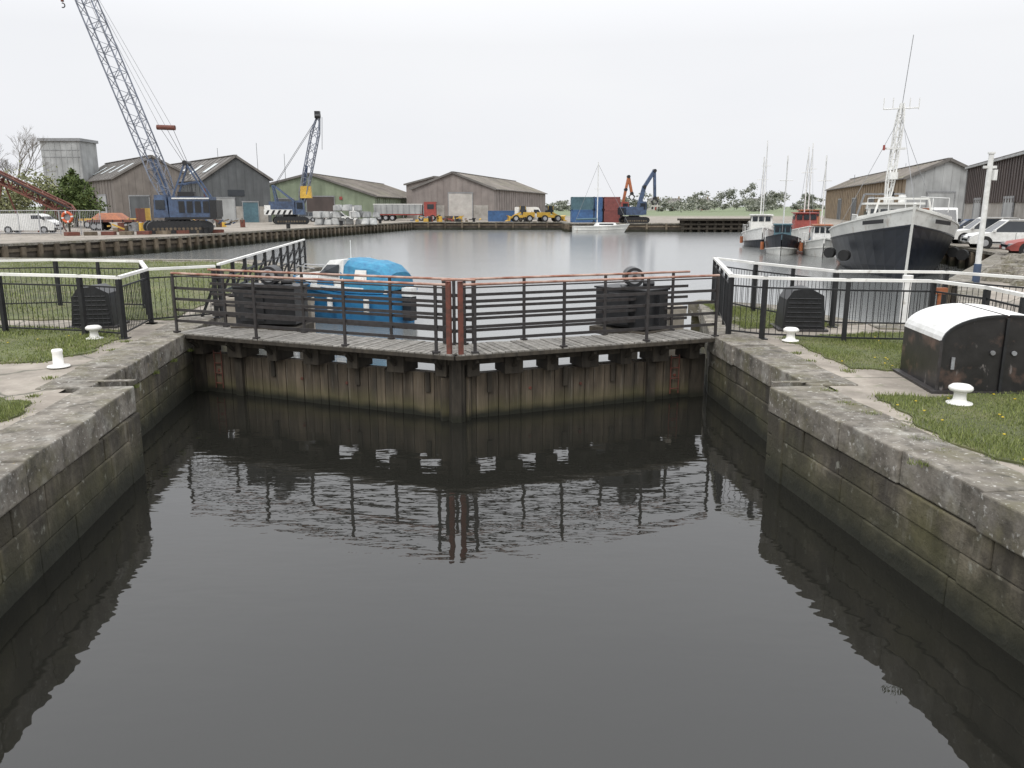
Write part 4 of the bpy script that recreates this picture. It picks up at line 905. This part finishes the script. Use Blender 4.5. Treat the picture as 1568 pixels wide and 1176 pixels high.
for s in(-1,1):
    mb.face([(.68,s*.785,1.7),(-.3,s*.905,1.66),(-.33,s*.85,2.08),(.34,s*.69,2.05)],glass)
    mb.face([(.75,s*.86,1.36),(-.1,s*.925,1.33),(-.1,s*.915,1.5),(.7,s*.83,1.5)],hullblue)
mb.face([(.97,-.55,1.55),(.97,.55,1.55),(.42,.48,2.1),(.42,-.48,2.1)],glass)
pr=[(-.9,1.22),(-.89,1.65),(-.8,1.98),(-.6,2.15),(-.3,2.23),(.3,2.23),(.6,2.15),(.8,1.98),(.89,1.65),(.9,1.22)]
st=[(-.35,.98,.05),(-.8,1.0,.05),(-1.2,.975,-.02),(-1.6,1,-.02),(-2.0,.97,-.12),(-2.35,.92,-.4)]
vs=[(x_,y_*k,z_+(dz if z_>1.3 else 0)) for x_,k,dz in st for y_,z_ in pr]; n=len(pr)
mb.add(vs,[(i*n+j,i*n+j+1,(i+1)*n+j+1,(i+1)*n+j) for i in range(len(st)-1) for j in range(n-1)]+[tuple(range(n)),tuple(range((len(st)-1)*n,len(st)*n))],tarp)
for s in(-1,1): mb.face([(-1.0,s*.915,1.58),(-1.55,s*.915,1.58),(-1.52,s*.86,1.92),(-1.04,s*.86,1.92)],whiterail)
mb.box((-2.7,0,.6),(.35,.35,.9),black); mb.box((-2.7,0,1.15),(.4,.36,.3),white)
for s in(-1,1): mb.cyl((2.3,s*.15,1.5),(2.2,s*.25,1.95),.02,chrome,n=5); mb.cyl((2.2,s*.25,1.95),(.8,s*.85,1.9),.018,chrome,n=5)
for x_ in(-1.6,0): mb.cyl((x_,1.04,.45),(x_,1.04,.95),.1,white,n=8)
mb.cyl((-.2,0,2.2),(-.2,0,2.9),.015,white,n=5)
mb.build('cabin_cruiser')
# ---------------------------------------------------------------- right side posts
def post(name,x,y,h,r,m_,low=None):
    mb=MB(); mb.cyl((x,y,QZ-.1),(x,y,QZ+h),r,m_,r1=r*.85,n=12)
    if low: mb.cyl((x,y,QZ-.1),(x,y,QZ+.6),r*1.25,low,n=12)
    mb.cyl((x,y,QZ+h),(x,y,QZ+h+.05),r*1.2,m_,n=12); mb.box((x,y,QZ+h*.9),(.4,.08,.08),m_); mb.cyl((x+.18,y,QZ+h*.8),(x+.18,y,QZ+h*.88),.08,m_,n=8)
    mb.build(name)
post('white_pole',14.95,26,4.0,.09,white,craneblue)
mb=MB(); mb.cyl((10.3,21,-.5),(10.3,21,1.7),.1,whiterail,n=10); mb.cyl((10.3,21,1.7),(10.3,21,1.85),.13,whiterail,n=10); mb.build('marker_post')
mb=MB(); mb.cyl((8.3,15.6,QZ),(8.3,15.6,QZ+.75),.035,orange,n=8); mb.box((8.3,15.6,QZ+.8),(.25,.1,.12),orange); mb.build('hose_point')
for x,y,h in((-52,170,15),(-47,172,13),(-60,170,14),(90,190,12),(62,150,8),(96,190,11)):
    mb=MB(); mb.cyl((x,y,QZ),(x,y,QZ+h),.09,steelgrey,r1=.05,n=6); mb.cyl((x-.8,y,QZ+h*.6),(x+.8,y,QZ+h*.6),.04,steelgrey,n=5); mb.build('lamp_mast')
# ---------------------------------------------------------------- camera, light
cam=bpy.data.cameras.new('cam'); co=bpy.data.objects.new('camera',cam); scene.collection.objects.link(co)
co.location=(0,0,3.6); co.rotation_euler=(math.radians(90-12.47),0,0); cam.lens=28.24; cam.sensor_width=36; cam.clip_end=9000; cam.clip_start=.05
scene.camera=co
el,az=math.radians(52),math.radians(200)
sun=bpy.data.lights.new('sun','SUN'); sun.energy=1.4; sun.angle=math.radians(25); sun.color=(1,.97,.93)
so=bpy.data.objects.new('sun',sun); scene.collection.objects.link(so)
dirv=V((math.sin(az)*math.cos(el),math.cos(az)*math.cos(el),math.sin(el))); so.rotation_euler=dirv.to_track_quat('Z','Y').to_euler()
wd=bpy.data.worlds.new('World'); scene.world=wd; wd.use_nodes=True; nt=wd.node_tree; N=nt.nodes; L=nt.links
bg=N['Background']; sk=N.new('ShaderNodeTexSky'); sk.sky_type='NISHITA'; sk.sun_disc=False; sk.sun_elevation=el; sk.sun_rotation=az; sk.dust_density=4
hs=N.new('ShaderNodeHueSaturation'); hs.inputs['Saturation'].default_value=.25; hs.inputs['Value'].default_value=1.0
L.new(sk.outputs[0],hs.inputs['Color'])
tc=N.new('ShaderNodeTexCoord'); mp=N.new('ShaderNodeMapping'); mp.inputs['Scale'].default_value=(1,1,3); L.new(tc.outputs['Generated'],mp.inputs[0])
cn=N.new('ShaderNodeTexNoise'); cn.inputs['Scale'].default_value=1.6; cn.inputs['Detail'].default_value=4; L.new(mp.outputs[0],cn.inputs['Vector'])
cr=N.new('ShaderNodeValToRGB'); cr.color_ramp.elements[0].position=.3; cr.color_ramp.elements[1].position=.7
cr.color_ramp.elements[0].color=(8.9,9.05,9.45,1); cr.color_ramp.elements[1].color=(9.5,9.6,9.85,1); L.new(cn.outputs['Fac'],cr.inputs['Fac'])
sx=N.new('ShaderNodeSeparateXYZ'); L.new(tc.outputs['Generated'],sx.inputs[0])
gr=N.new('ShaderNodeMapRange'); gr.inputs['From Min'].default_value=.18; gr.inputs['From Max'].default_value=.75; gr.inputs['To Min'].default_value=1; gr.inputs['To Max'].default_value=2.2
L.new(sx.outputs['Z'],gr.inputs['Value'])
sc=N.new('ShaderNodeVectorMath'); sc.operation='SCALE'; L.new(cr.outputs[0],sc.inputs[0]); L.new(gr.outputs[0],sc.inputs['Scale'])
mx=N.new('ShaderNodeMix'); mx.data_type='RGBA'; mx.inputs['Factor'].default_value=.93
L.new(hs.outputs[0],mx.inputs['A']); L.new(sc.outputs[0],mx.inputs['B']); L.new(mx.outputs['Result'],bg.inputs['Color']); bg.inputs['Strength'].default_value=.1
scene.view_settings.view_transform='Standard'; scene.view_settings.look='None'; scene.view_settings.exposure=0
